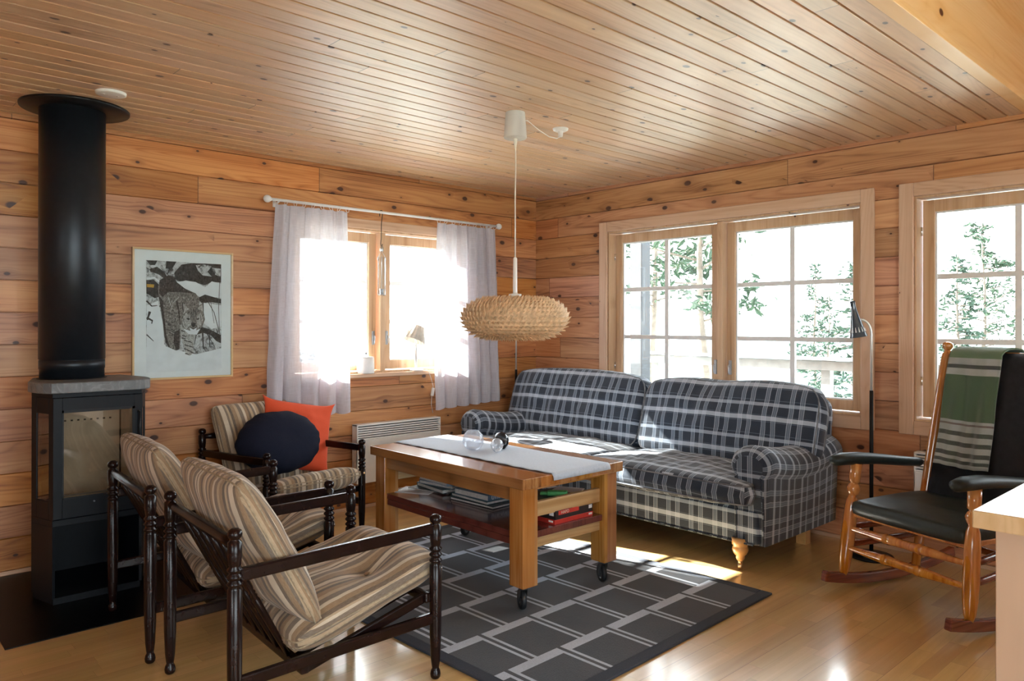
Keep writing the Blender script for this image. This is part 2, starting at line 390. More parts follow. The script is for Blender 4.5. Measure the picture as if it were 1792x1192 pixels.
def plaid():
    t = NT('grey_plaid_wool'); u, v, _ = t.xyz(t.co('UV'))
    def band(c, per, seq, ph=0):
        return t.ramp(t.math('FRACT', t.math('ADD', t.math('DIVIDE', c, per), ph)), [(p, (a, a, a)) for p, a in seq], 'CONSTANT')
    # vertical lines (vary with u)
    uu = band(u, .152, [(0, .05), (.30, .66), (.325, .30), (.385, .50), (.405, .30), (.46, .66), (.485, .05), (.70, .66), (.725, .30), (.78, .50), (.80, .30), (.86, .66), (.885, .05)])
    vv = band(v, .205, [(0, .05), (.33, .30), (.345, .05), (.37, .75), (.50, .05), (.52, .30), (.535, .05), (.80, .62), (.90, .05), (.97, .30), (.985, .05)], .35)
    fac = t.math('MAXIMUM', uu, vv)
    fac2 = t.math('ADD', t.math('MULTIPLY', fac, .62), t.math('MULTIPLY', t.math('ADD', uu, vv), .32))
    tw = t.noise(t.comb(t.math('MULTIPLY', u, 420), t.math('MULTIPLY', v, 420), 0), 1, 2)
    fac3 = t.math('ADD', fac2, t.rng(tw, .3, .7, -.05, .07))
    col = t.ramp(fac3, [(.02, (.010, .016, .028)), (.12, (.029, .044, .070)), (.5, (.17, .215, .28)), (.95, (.52, .59, .69))])
    t.bump(tw, .3, .002)
    return t.fin(col, .92, sheen=.25)
M['plaid'] = plaid()
def linen():
    t = NT('sheer_white_linen'); t.t.nodes.remove(t.b)
    c = t.co('UV'); u, v, _ = t.xyz(c)
    a = t.noise(t.comb(t.math('MULTIPLY', u, 260), t.math('MULTIPLY', v, 12), 0), 1, 2)
    b = t.noise(t.comb(t.math('MULTIPLY', u, 12), t.math('MULTIPLY', v, 260), 3), 1, 2)
    w = t.math('ADD', a, b)
    df = t.n('ShaderNodeBsdfDiffuse'); df.inputs[0].default_value = (.64, .64, .71, 1)
    tl = t.n('ShaderNodeBsdfTranslucent'); tl.inputs[0].default_value = (.60, .61, .68, 1)
    m1 = t.n('ShaderNodeMixShader'); m1.inputs[0].default_value = .30
    t.t.links.new(df.outputs[0], m1.inputs[1]); t.t.links.new(tl.outputs[0], m1.inputs[2])
    tr = t.n('ShaderNodeBsdfTransparent'); m2 = t.n('ShaderNodeMixShader'); t.set(m2.inputs[0], t.rng(w, .75, 1.25, .76, .93))
    t.t.links.new(tr.outputs[0], m2.inputs[1]); t.t.links.new(m1.outputs[0], m2.inputs[2]); t.t.links.new(m2.outputs[0], t.out.inputs[0])
    return t.mat
M['linen'] = linen()
def shade_fabric():
    t = NT('cream_shade_fabric'); t.t.nodes.remove(t.b)
    c = t.noise(t.co(), 40, 2); col = t.ramp(c, [(.3, (.62, .58, .52)), (.7, (.72, .68, .62))])
    df = t.n('ShaderNodeBsdfDiffuse'); t.set(df.inputs[0], col); tl = t.n('ShaderNodeBsdfTranslucent'); t.set(tl.inputs[0], col)
    m1 = t.n('ShaderNodeMixShader'); m1.inputs[0].default_value = .08
    t.t.links.new(df.outputs[0], m1.inputs[1]); t.t.links.new(tl.outputs[0], m1.inputs[2]); t.t.links.new(m1.outputs[0], t.out.inputs[0]); return t.mat
M['shade'] = shade_fabric()
def frosted():
    t = NT('frosted_white_plastic'); t.t.nodes.remove(t.b)
    df = t.n('ShaderNodeBsdfDiffuse'); df.inputs[0].default_value = (.78, .76, .72, 1); tr = t.n('ShaderNodeBsdfTransparent'); tr.inputs[0].default_value = (.9, .89, .86, 1)
    m1 = t.n('ShaderNodeMixShader'); m1.inputs[0].default_value = .45
    t.t.links.new(df.outputs[0], m1.inputs[1]); t.t.links.new(tr.outputs[0], m1.inputs[2]); t.t.links.new(m1.outputs[0], t.out.inputs[0]); return t.mat
M['frost'] = frosted()
M['chip'] = plain('pale_wood_chip', (.66, .45, .26), .6, var=.28, nscale=45)
def runner():
    t = NT('grey_linen_runner'); x, y, z = t.xyz(t.co())
    a = t.noise(t.comb(t.math('MULTIPLY', x, 700), t.math('MULTIPLY', y, 60), 0), 1, 2); b = t.noise(t.comb(t.math('MULTIPLY', x, 60), t.math('MULTIPLY', y, 700), 0), 1, 2)
    w = t.math('MULTIPLY', t.math('ADD', a, b), .5); t.bump(w, .2, .002)
    return t.fin(t.ramp(w, [(.35, (.38, .45, .55)), (.65, (.54, .61, .71))]), .9, sheen=.2)
M['runner'] = runner()
def rugm():
    t = NT('grey_brick_pattern_rug'); x, y, z = t.xyz(t.co())
    PX, PY, G = .292, .3115, .050
    yy = t.math('DIVIDE', t.math('ADD', y, 10*PY), PY); r = t.math('FLOOR', yy); fy = t.math('MULTIPLY', t.math('FRACT', yy), PY)
    half = t.math('MULTIPLY', t.math('MODULO', r, 2.), .5)
    xx = t.math('ADD', t.math('DIVIDE', t.math('ADD', x, 10*PX), PX), half); fx = t.math('MULTIPLY', t.math('FRACT', xx), PX)
    light_y = t.math('GREATER_THAN', fy, PY-G)                      # bar between rows
    inx = t.math('GREATER_THAN', fx, PX-G)
    dline = t.math('MULTIPLY', t.math('GREATER_THAN', fx, PX-G+.0155), t.math('LESS_THAN', fx, PX-.0155))
    # the dark line of a row also cuts the bar above it
    cut = dline
    lig = t.math('MULTIPLY', t.math('MAXIMUM', light_y, inx), t.math('SUBTRACT', 1., cut))
    n1 = t.noise(t.co(), 260, 2); n2 = t.noise(t.co(), 5, 3)
    dk = t.ramp(n1, [(.3, (.011, .0155, .026)), (.7, (.022, .030, .046))]); lt = t.ramp(n1, [(.3, (.36, .41, .50)), (.7, (.48, .54, .65))])
    col = t.mix(lig, dk, lt)
    col = t.mix(t.rng(n2, .35, .65, 0, .12), col, (.10, .09, .09, 1))
    t.bump(n1, .5, .004)
    return t.fin(col, .95, sheen=.2)
M['rug'] = rugm()
M['rugb'] = plain('grey_rug_border', (.036, .043, .060), .95, var=.2, nscale=250, bump=.3)
def parquet():
    t = NT('beech_parquet'); X, Y, Z = t.xyz(t.co()); W, L = .0655, .42
    rid = t.math('FLOOR', t.math('DIVIDE', Y, W)); off = t.math('MULTIPLY', t.wn(rid)[0], L)
    xs = t.math('DIVIDE', t.math('ADD', X, off), L); seg = t.math('FLOOR', xs)
    bid = t.math('ADD', t.math('MULTIPLY', rid, 13.7), t.math('MULTIPLY', seg, 3.1)); rv = t.wn(bid)[0]
    gv = t.comb(t.math('ADD', t.math('MULTIPLY', X, 1.3), t.math('MULTIPLY', rv, 40)), t.math('MULTIPLY', Y, 35), bid)
    g = t.noise(gv, 1, 4, .6, .5)
    base = t.ramp(g, [(.25, (.56, .355, .14)), (.55, (.65, .43, .18)), (.8, (.73, .50, .235))])
    hs = t.n('ShaderNodeHueSaturation'); t.t.links.new(base, hs.inputs['Color']); t.set(hs.inputs['Value'], t.rng(rv, 0, 1, .88, 1.08)); t.set(hs.inputs['Hue'], t.rng(t.wn(t.math('ADD', bid, 2.))[0], 0, 1, .494, .508))
    fy = t.math('FRACT', t.math('DIVIDE', Y, W)); fx = t.math('FRACT', xs)
    fy3 = t.math('FRACT', t.math('DIVIDE', Y, W*3))
    seam = t.math('MAXIMUM', t.math('MULTIPLY', t.math('LESS_THAN', fy, .012), .35), t.math('MAXIMUM', t.math('MULTIPLY', t.math('LESS_THAN', fx, .0025), .45), t.math('MULTIPLY', t.math('LESS_THAN', fy3, .008), .7)))
    col = t.mix(seam, hs.outputs[0], (.10, .045, .018, 1))
    t.bump(g, .02, .002)
    return t.fin(col, t.rng(g, .3, .7, .28, .34), coat=1., coat_r=.13)
M['floor'] = parquet()
def soapstone():
    t = NT('grey_soapstone'); c = t.co(); n = t.noise(c, 6, 5, .6, 1.5); n2 = t.noise(c, 25, 3)
    vein = t.rng(t.math('ABSOLUTE', t.math('SUBTRACT', n, .5)), 0, .03, 1, 0)
    col = t.mix(t.math('MULTIPLY', vein, .22), t.ramp(n2, [(.3, (.11, .115, .12)), (.7, (.17, .18, .185))]), (.42, .43, .43, 1))
    return t.fin(col, .45)
M['stone'] = soapstone()
def blanket():
    t = NT('green_striped_wool'); u, v, _ = t.xyz(t.co('UV'))
    G, g2, W, D = (.022, .062, .018), (.085, .15, .07), (.34, .35, .34), (.022, .019, .022)
    seq = [(0, W), (.03, D), (.055, W), (.085, D), (.12, W), (.165, D), (.20, W), (.25, D), (.285, W), (.335, (.12, .07, .07)), (.35, W), (.375, G), (.745, W), (.80, D), (.83, W), (.885, g2), (1, g2)]
    c = t.ramp(v, seq, 'CONSTANT')
    n = t.noise(t.comb(t.math('MULTIPLY', u, 220), t.math('MULTIPLY', v, 220), 0), 1, 3); n2 = t.noise(t.comb(t.math('MULTIPLY', u, 8), t.math('MULTIPLY', v, 3), 0), 1, 2)
    c = t.mix(.16, c, t.ramp(n, [(.3, (.01, .015, .01)), (.7, (.4, .42, .38))])); c = t.mix(t.rng(n2, .3, .7, 0, .25), c, (.07, .13, .03, 1))
    t.bump(n, .6, .004); return t.fin(c, .95, sheen=.3)
M['blanket'] = blanket()
def snowprint():
    t = NT('print_snow'); c = t.co(); n = t.noise(c, 26, 6, .75, 1.2); return t.fin(t.ramp(n, [(.38, (.03, .03, .03)), (.46, (.35, .36, .38)), (.54, (.62, .65, .68)), (.75, (.72, .75, .79))]), .5, coat=.2)
def furprint(name, lo, hi, sc=60):
    t = NT(name); c = t.co(); x, y, z = t.xyz(c); n = t.noise(t.comb(t.math('MULTIPLY', x, sc*1.6), 0, t.math('MULTIPLY', z, sc)), 1, 4, .7, .5)
    return t.fin(t.ramp(n, [(.36, lo), (.62, hi), (.72, tuple(min(.6, h*4) for h in hi))]), .5, coat=.2)
M['p_snow'] = snowprint()
M['p_white'] = plain('print_white', (.80, .83, .88), .5, var=.06, nscale=15)
M['p_dark'] = furprint('print_branch_black', (.008, .008, .009), (.07, .07, .07), 50)
M['p_fur'] = furprint('print_fur_grey', (.045, .042, .040), (.36, .34, .32), 75)
M['p_furd'] = furprint('print_fur_dark', (.012, .010, .010), (.10, .085, .08), 75)
M['p_furl'] = furprint('print_fur_light', (.22, .21, .20), (.62, .62, .62), 80)
M['p_spot'] = furprint('print_fur_spots', (.02, .02, .02), (.10, .10, .10), 60)
M['p_gold'] = plain('print_ochre', (.60, .33, .05), .5)
M['mat'] = plain('mat_board', (.86, .89, .93), .7, var=.02)

# ------------------------------------------------------------------ room shell
XB, YB = -8.5, -9.0          # back of the house, behind the photographer
def panelled(name, mat, bands, rows0, row, u0, u1, z0, z1, openings, T, thick=.16, groove=.014, chamf=.0038, mi=0):
    """wall of horizontal logs: front sheet with V grooves, and a solid behind it. T(u, d, z)."""
    bm = NB()
    zs = {z0, z1}
    k = math.floor((z0-rows0)/row)
    rows = []
    while rows0+k*row < z1:
        z = rows0+k*row
        if z > z0+.001: rows.append(z)
        k += 1
    zs |= set(rows)
    for o in openings: zs |= {o[2], o[3]}
    zs = sorted(z for z in zs if z0-1e-6 <= z <= z1+1e-6)
    rowset = set(rows)
    def depth_pts(a, b):
        pts = [(a, groove if a in rowset else 0)]
        if a in rowset: pts += [(a+.002, groove), (a+chamf, 0)]
        if b in rowset: pts += [(b-chamf, 0), (b-.0005, groove)]
        pts.append((b, groove if b in rowset else 0)); return pts
    for a, b in zip(zs, zs[1:]):
        if b-a < .02: pts = [(a, 0), (b, 0)]
        else: pts = depth_pts(a, b)
        mid = (a+b)/2
        cuts = sorted([(o[0], o[1]) for o in openings if o[2] < mid < o[3]])
        ivs = []; cur = u0
        for c0, c1 in cuts:
            if c0 > cur: ivs.append((cur, c0))
            cur = max(cur, c1)
        if cur < u1: ivs.append((cur, u1))
        for i0, i1 in ivs:
            for (za, da), (zb, db) in zip(pts, pts[1:]):
                vs = [bm.verts.new(T(*p)) for p in ((i0, da, za), (i1, da, za), (i1, db, zb), (i0, db, zb))]
                bm.faces.new(vs)
    # solid behind
    us = sorted({u0, u1} | {o[0] for o in openings} | {o[1] for o in openings})
    zc = sorted({z0, z1} | {o[2] for o in openings} | {o[3] for o in openings})
    for ua, ub in zip(us, us[1:]):
        for za, zb in zip(zc, zc[1:]):
            um, zm = (ua+ub)/2, (za+zb)/2
            if any(o[0] < um < o[1] and o[2] < zm < o[3] for o in openings): continue
            P = [T(ua, groove+.001, za), T(ub, thick, zb)]
            box2(bm, P[0], P[1])
    return struct(obj(name, bm, mat, fix=False))
TL = lambda u, d, z: (u, d, z)          # left wall, plane Y=0
TR = lambda u, d, z: (d, u, z)          # right wall, plane X=0
W1 = (-2.26, -.83, .955, 1.985)
W2 = (-2.77, -.808, .757, 2.035)
W3 = (-5.02, -3.064, .757, 2.035)
ZTOP = 3.3
panelled('wall_left', M['log'], None, .02, .168, XB, .16, 0, 2.42, [W1], TL)
panelled('wall_right', M['logr'], None, .02, .168, YB, 0, 0, ZTOP, [W2, W3], TR)
FILL_BK = (-7.2, -4.4, .9, 2.2); FILL_FR = (-6.6, -2.6, .3, 2.6)  # unseen window openings, added to let in soft frontal light
panelled('wall_back', M['logr'], None, .02, .168, YB, 0, 0, ZTOP, [FILL_BK], lambda u, d, z: (XB-d, u, z))
panelled('wall_front', M['log'], None, .02, .168, XB, .16, 0, ZTOP, [FILL_FR], lambda u, d, z: (u, YB-d, z))
bm = NB(); box2(bm, (XB-.2, YB-.2, -.12), (.16, .16, 0)); struct(obj('floor', bm, M['floor']))
# ceiling boards: grooves along X
bm = NB(); YE = -3.60
ys = [-2.46-k*.0965 for k in range(-26, 12)]
ys = [y for y in ys if YE < y < 0]; ys = [0]+sorted(ys, reverse=True)+[YE]
for a, b in zip(ys, ys[1:]):
    g0 = 0 if a == 0 else .011; g1 = 0 if b == YE else .011
    prof = [(a, g0), (a-.0042, g0), (a-.0048, .0015), (a-.0062, 0), (b+.0062, 0), (b+.0048, .0015), (b+.0042, g1), (b, g1)]
    if abs(a-b) < .03: prof = [(a, 0), (b, 0)]
    for (p, d), (q, e) in zip(prof, prof[1:]):
        bm.faces.new([bm.verts.new(v) for v in ((XB, p, 2.4+d), (0.0, p, 2.4+d), (0.0, q, 2.4+e), (XB, q, 2.4+e))])
box2(bm, (XB, YE, 2.412), (.16, .16, 2.55))
struct(obj('ceiling', bm, M['ceil'], fix=False))
bm = NB(); box2(bm, (XB-.2, YB-.2, ZTOP), (.16, YE+.1, ZTOP+.1)); struct(obj('ceiling_loft', bm, M['beam']))
# fascia where the low ceiling ends and the open part begins
bm = NB(); box2(bm, (XB, YE-.035, 2.40), (-.001, YE, 3.3)); struct(obj('trim_1', bm, M['beam'], bevel=.002))
bm = NB(); box2(bm, (XB, YE-.062, 2.395), (-.001, YE+.0, 2.425)); struct(obj('trim_2', bm, M['beam'], bevel=.002))
# base boards
bm = NB(); box2(bm, (XB, -.014, 0), (-.015, 0, .022)); struct(obj('baseboard_left', bm, M['trimhx'], bevel=.003))
bm = NB(); box2(bm, (-.014, YB, 0), (0, -.001, .022)); struct(obj('baseboard_right', bm, M['trimh'], bevel=.003))

def window(idx, T, W, mull, mats, casing=True, sill=None, hand=1):
    mv, mh = mats; u0, u1, z0, z1 = W
    root = bpy.data.objects.new('window_%d' % idx, None); COL.objects.link(root); root.location = T((u0+u1)/2, 0, z0); struct(root)
    off = Vector(root.location)
    def B(bm, a, b): box2(bm, Vector(T(*a))-off, Vector(T(*b))-off)
    bm = NB()   # lining
    e = .012
    B(bm, (u0, .0, z0), (u0+e, .17, z1)); B(bm, (u1-e, .0, z0), (u1, .17, z1)); B(bm, (u0+e, .0, z1-e), (u1-e, .17, z1)); B(bm, (u0+e, .0, z0), (u1-e, .17, z0+e))
    B(bm, (mull-.022, .03, z0+e), (mull+.022, .17, z1-e))
    obj('window_frame', bm, mv, root, bevel=.002)
    if casing:
        cw = .078
        bm = NB(); B(bm, (u0-cw, -.018, z0-cw), (u0, 0, z1+cw)); obj('casing', bm, mv, root, bevel=.004)
        bm = NB(); B(bm, (u1, -.018, z0-cw), (u1+cw, 0, z1+cw)); obj('casing', bm, mv, root, bevel=.004)
        bm = NB(); B(bm, (u0, -.0175, z1), (u1, 0, z1+cw)); obj('casing', bm, mh, root, bevel=.004)
        bm = NB(); B(bm, (u0, -.0175, z0-cw), (u1, 0, z0)); obj('casing', bm, mh, root, bevel=.004)
        # mitre lines
        bm = NB(); 
    if sill:
        bm = NB(); B(bm, (u0-.05, -.045, z0-.028), (u1+.05, .02, z0)); obj('window_sill', bm, mh, root, bevel=.004)
        bm = NB(); B(bm, (u0-.04, -.014, z1), (u1+.04, 0, z1+.065)); obj('casing', bm, mh, root, bevel=.004)
        bm = NB(); B(bm, (u0-.04, -.012, z0+.0), (u0, 0, z1)); B(bm, (u1, -.012, z0), (u1+.04, 0, z1)); obj('casing', bm, mv, root, bevel=.004)
    for (a, b, hinge) in ((u0+e, mull-.022, 0), (mull+.022, u1-e, 1)):
        sash = bpy.data.objects.new('sash', None); COL.objects.link(sash); sash.parent = root
        st = .062; d0, d1 = .075, .125
        a2, b2, c2, c3 = a+.008, b-.008, z0+e+.006, z1-e-.006
        bm = NB()
        B(bm, (a2, d0, c2), (a2+st, d1, c3)); B(bm, (b2-st, d0, c2), (b2, d1, c3)); B(bm, (a2+st, d0, c2), (b2-st, d1, c2+st*1.05)); B(bm, (a2+st, d0, c3-st*1.1), (b2-st, d1, c3))
        bm2 = bm; o = obj('sash_frame', bm2, mv, root, bevel=.003)
        bpy.data.objects.remove(sash)
        g0, g1, h0, h1 = a2+st, b2-st, c2+st*1.05, c3-st*1.1
        bm = NB(); B(bm, ((g0+g1)/2-.016, .098, h0), ((g0+g1)/2+.016, .122, h1))
        for k in (1, 2): B(bm, (g0, .0995, h0+(h1-h0)*k/3-.015), (g1, .1205, h0+(h1-h0)*k/3+.015))
        obj('muntin', bm, M['white'] if idx == 1 else M['muntin'], root, bevel=.002)
        bm = NB(); B(bm, (g0, .108, h0), (g1, .112, h1)); obj('pane', bm, M['glass'], root)
        # white inner lip around the glass
        bm = NB(); l = .009
        B(bm, (g0, .09, h0), (g0+l, .107, h1)); B(bm, (g1-l, .09, h0), (g1, .107, h1)); B(bm, (g0+l, .09, h0), (g1-l, .107, h0+l)); B(bm, (g0+l, .09, h1-l), (g1-l, .107, h1))
        obj('glazing_bead', bm, M['white'], root)
        # hinges and handle
        hu = a2-.004 if (hinge == 0) == (hand == 1) else b2+.004
        lu = b2-.028 if (hinge == 0) == (hand == 1) else a2+.028
        for zz in (z0+.2, z1-.22):
            bm = NB(); a_, b_ = Vector(T(hu, .068, zz))-off, Vector(T(hu, .068, zz+.05))-off
            tube(bm, [a_, b_], .006, 8); obj('hinge', bm, M['chrome'], root)
        bm = NB(); zz = z0+.20
        B(bm, (lu-.010, .064, zz), (lu+.010, .0745, zz+.10)); tube(bm, [Vector(T(lu, .055, zz+.07))-off, Vector(T(lu, .045, zz+.06))-off, Vector(T(lu-.004, .045, zz+.01))-off], .005, 8)
        obj('window_handle', bm, M['steel'], root, bevel=.001)
    return root
M['muntin'] = plain('grey_beige_paint', (.72, .70, .67), .45, var=.04)
window(1, TL, W1, -1.545, (M['trimx'], M['trimhx']), casing=False, sill=True)
window(2, TR, W2, -1.79, (M['trim'], M['trimh']))
window(3, TR, W3, -4.04, (M['trim'], M['trimh']))
def fill_window(n, T, W):
    u0, u1, z0, z1 = W
    bm = NB(); k = 4
    def B(a, b): box2(bm, T(*a), T(*b))
    for i in range(k+1):
        u = u0+(u1-u0)*i/k; B((u-.04, .02, z0), (u+.04, .12, z1))
    B((u0, .02, z0-.04), (u1, .12, z0+.04)); B((u0, .02, z1-.04), (u1, .12, z1+.04))
    o = struct(obj('window_%d' % n, bm, M['trim']))  # unseen rear window, added only for the daylight it lets in
    bm = NB(); box2(bm, T(u0, .06, z0), T(u1, .065, z1)); obj('pane', bm, M['glass'], o)
fill_window(4, lambda u, d, z: (XB-d, u, z), FILL_BK)
fill_window(5, lambda u, d, z: (u, YB-d, z), FILL_FR)

# ------------------------------------------------------------------ soft shapes
def warp_noise(p, s, amp, seed=0):
    return noise.noise(Vector((p[0]*s+seed, p[1]*s-seed*1.7, p[2]*s+seed*.3)))*amp
def cushion(w, h, t, rim=.0, n=36, q=.45, p=2.6, corner=.0, cm=8, tufts=(), tuft_r=.06, tuft_d=.6, seed=1, wr=.004, outline=None, post=None, bot=1.0, uvoff=(0, 0), sag=0):
    """stuffed cushion: x = width, y = height, z = thickness; returns bmesh with metric UVs"""
    bm = NB(); uvl = bm.loops.layers.uv.new('UVMap')
    def g(i): # denser near the borders
        s = -1+2*i/n; return math.sin(s*PI/2)*.55+s*.45
    def surf(sgn):
        rows = []
        for i in range(n+1):
            row = []
            for j in range(n+1):
                u, v = g(i), g(j)
                e = max(0, (1-abs(u)**p)*(1-abs(v)**p))**q
                x = u*w/2*(1-corner*abs(v)**cm); y = v*h/2*(1-corner*abs(u)**cm)
                if outline: x, y = outline(x, y, u, v)
                z = rim/2+(t-rim)/2*e
                for (tx, ty) in tufts:
                    r = math.hypot(x-tx, y-ty); z -= (t/2)*tuft_d*math.exp(-(r/tuft_r)**1.3)
                    # creases running between tufts
                z += warp_noise((x, y, seed), 7, wr*2, seed)*e+warp_noise((x, y, seed), 22, wr*.6, seed)*e
                if sgn < 0: z *= bot
                row.append(bm.verts.new((x, y, sgn*z)))
            rows.append(row)
        return rows
    top, bo = surf(1), surf(-1)
    fs = []
    for R, fl in ((top, 0), (bo, 1)):
        for i in range(n):
            for j in range(n):
                q4 = [R[i][j], R[i+1][j], R[i+1][j+1], R[i][j+1]]
                fs.append(bm.faces.new(q4[::-1] if fl else q4))
    # side strip with a bulged middle row
    def border(R): return [R[i][0] for i in range(n)]+[R[n][j] for j in range(n)]+[R[i][n] for i in range(n, 0, -1)]+[R[0][j] for j in range(n, 0, -1)]
    A, Bd = border(top), border(bo); N = len(A)
    if rim > .005:
        mids = []
        for k in range(N):
            c = (A[k].co+Bd[k].co)/2; o = Vector((c.x, c.y, 0)).normalized() if c.length else Vector((0, 0, 0))
            d = Vector((A[(k+1) % N].co.y-A[k-1].co.y, -(A[(k+1) % N].co.x-A[k-1].co.x), 0)); d = d.normalized() if d.length else o
            mids.append(bm.verts.new(c+d*rim*.16))
        for k in range(N):
            k2 = (k+1) % N
            fs.append(bm.faces.new((A[k], mids[k], mids[k2], A[k2]))); fs.append(bm.faces.new((mids[k], Bd[k], Bd[k2], mids[k2])))
    else:
        for k in range(N):
            k2 = (k+1) % N; fs.append(bm.faces.new((A[k], Bd[k], Bd[k2], A[k2])))
    bm.normal_update()
    for f in fs:
        f.smooth = True; nn = f.normal
        for l in f.loops:
            c = l.vert.co; u, v = c.x, c.y
            if abs(nn.y) > .8 and rim > .005: v = c.y+c.z
            elif abs(nn.x) > .8 and rim > .005: u = c.x+c.z
            l[uvl].uv = (u+uvoff[0], v+uvoff[1])
    seamT = [v.co.copy() for v in A]; seamB = [v.co.copy() for v in Bd]
    if post:
        for v in bm.verts: v.co = post(v.co)
        seamT = [post(c) for c in seamT]; seamB = [post(c) for c in seamB]
    bmesh.ops.remove_doubles(bm, verts=bm.verts, dist=1e-5)
    return bm, seamT, seamB
def piping(seams, r, uvo=(0, 0)):
    bm = NB()
    for s in seams:
        s2 = [s[0]]
        for p in s[1:]:
            if (p-s2[-1]).length > .006: s2.append(p)
        if (s2[0]-s2[-1]).length < .006: s2.pop()
        tube(bm, s2, r, 6, closed=True)
    return bm

# ------------------------------------------------------------------ hearth and stove
bm = NB(); box2(bm, (-4.035, -1.07, .0005), (-3.0, -.03, .0045))
tag(obj('hearth_plate', bm, M['plate'], bevel=.001), 'large glossy black hearth plate on the floor under the wood stove', 'hearth plate')
t = thing('wood_stove', 'black cast steel wood stove with glass door and grey soapstone top', 'stove', (-3.60, -.40, .0045), 0)
PL = [(-.172, .19), (-.238, -.08), (-.19, -.27), (.195, -.27), (.262, -.10), (.215, .19)]
def prism(bm, poly, z0, z1, mi=0, sc=1, off=(0, 0)):
    a = [bm.verts.new((x*sc+off[0], y*sc+off[1], z0)) for x, y in poly]; b = [bm.verts.new((x*sc+off[0], y*sc+off[1], z1)) for x, y in poly]
    bm.faces.new(a[::-1]).material_index = mi; bm.faces.new(b).material_index = mi
    for i in range(len(poly)):
        j = (i+1) % len(poly); bm.faces.new((a[i], a[j], b[j], b[i])).material_index = mi
bm = NB(); prism(bm, PL, 0, .03, sc=.97); 
# open wood store with side walls and back
for (x0, y0), (x1, y1) in ((PL[0], PL[1]), (PL[1], PL[2]), (PL[3], PL[4]), (PL[4], PL[5]), (PL[5], PL[0])):
    d = Vector((x1-x0, y1-y0, 0)); nrm = Vector((-d.y, d.x, 0)).normalized(); c = Vector(((x0+x1)/2, (y0+y1)/2, 0))
    if nrm.dot(-c) < 0: nrm = -nrm
    vs = [Vector((x0, y0, 0)), Vector((x1, y1, 0)), Vector((x1, y1, 0))+nrm*.012, Vector((x0, y0, 0))+nrm*.012]
    prism(bm, [(v.x, v.y) for v in vs], .03, .36)
obj('wood_store', bm, M['black'], t)
bm = NB(); prism(bm, PL, .36, .39); prism(bm, PL, .955, .975)
def wallseg(bm, p, q, z0, z1, th=.014, holes=None):
    d = Vector((q[0]-p[0], q[1]-p[1], 0)); L = d.length; d.normalize(); nrm = Vector((-d.y, d.x, 0)); c = Vector(((p[0]+q[0])/2, (p[1]+q[1])/2, 0))
    if nrm.dot(-c) < 0: nrm = -nrm
    def P(s, o, z): v = Vector((p[0], p[1], 0))+d*s*L+nrm*o; return (v.x, v.y, z)
    def blk(s0, s1, a, b):
        A = [bm.verts.new(P(s, o, z)) for z in (a, b) for s, o in ((s0, 0), (s1, 0), (s1, th), (s0, th))]
        for f in ((0, 1, 2, 3), (4, 5, 6, 7), (0, 1, 5, 4), (1, 2, 6, 5), (2, 3, 7, 6), (3, 0, 4, 7)): bm.faces.new([A[i] for i in f])
    if holes:
        s0, s1, h0, h1 = holes
        blk(0, s0, z0, z1); blk(s1, 1, z0, z1); blk(s0, s1, z0, h0); blk(s0, s1, h1, z1)
    else: blk(0, 1, z0, z1)
    return P
wallseg(bm, PL[0], PL[1], .39, .955); wallseg(bm, PL[4], PL[5], .39, .955); wallseg(bm, PL[5], PL[0], .39, .955)
Pl = wallseg(bm, PL[1], PL[2], .39, .955, holes=(.24, .82, .475, .88)); Pr = wallseg(bm, PL[3], PL[4], .39, .955, holes=(.2, .8, .475, .88))
obj('stove_body', bm, M['black'], t, bevel=.002)
bm = NB(); box2(bm, (-.165, .12, .40), (.20, .16, .95)); box2(bm, (-.195, -.04, .40), (-.178, .11, .95)); box2(bm, (.205, -.04, .40), (.222, .11, .95)); box2(bm, (-.17, -.22, .395), (.18, .12, .43))
for i in range(11): box2(bm, (-.15+i*.03, .118, .80), (-.14+i*.03, .121, .808), mi=1)
for k in range(4): box2(bm, (-.16, -.235+k*.012, .445+k*.012), (.195, -.23+k*.012, .451+k*.012), mi=2)
obj('firebrick_lining', bm, [M['brick'], M['blackm'], M['steel']], t)
for P, s0, s1 in ((Pl, .24, .82), (Pr, .2, .8)):
    bm = NB(); A = [bm.verts.new(P(s, o, z)) for z in (.475, .88) for s, o in ((s0, .004), (s1, .004), (s1, .008), (s0, .008))]
    for f in ((0, 1, 2, 3), (4, 5, 6, 7), (0, 1, 5, 4), (1, 2, 6, 5), (2, 3, 7, 6), (3, 0, 4, 7)): bm.faces.new([A[i] for i in f])
    obj('side_glass', bm, M['firegl'], t)
d = bpy.data.objects.new('stove_door', None); COL.objects.link(d); d.parent = t
bm = NB(); y = -.27
box2(bm, (-.19, y-.012, .395), (-.152, y, .955)); box2(bm, (.158, y-.012, .395), (.195, y, .955)); box2(bm, (-.152, y-.012, .395), (.158, y, .487)); box2(bm, (-.152, y-.012, .895), (.158, y, .955))
o = obj('stove_door', bm, M['black'], t, bevel=.002); bpy.data.objects.remove(d)
bm = NB(); box2(bm, (-.154, y-.007, .485), (.160, y-.003, .897)); obj('door_glass', bm, M['firegl'], o)
bm = NB(); 
for a, b in (((-.154, .485), (-.147, .897)), ((.148, .485), (.160, .897)), ((-.154, .485), (.160, .492)), ((-.154, .885), (.160, .897))): box2(bm, (a[0], y-.0135, a[1]), (b[0], y-.0118, b[1]))
obj('door_glass_border', bm, M['blackm'], o)
bm = NB(); tube(bm, [(.176, y-.012, .87), (.176, y-.03, .87), (.176, y-.03, .70), (.176, y-.012, .70)], .006, 8); obj('door_handle', bm, M['blackm'], o)
bm = NB(); tube(bm, [(-.02, y-.012, .46), (-.02, y-.018, .46)], .004, 8); obj('knob', bm, M['steel'], o)
bm = NB()
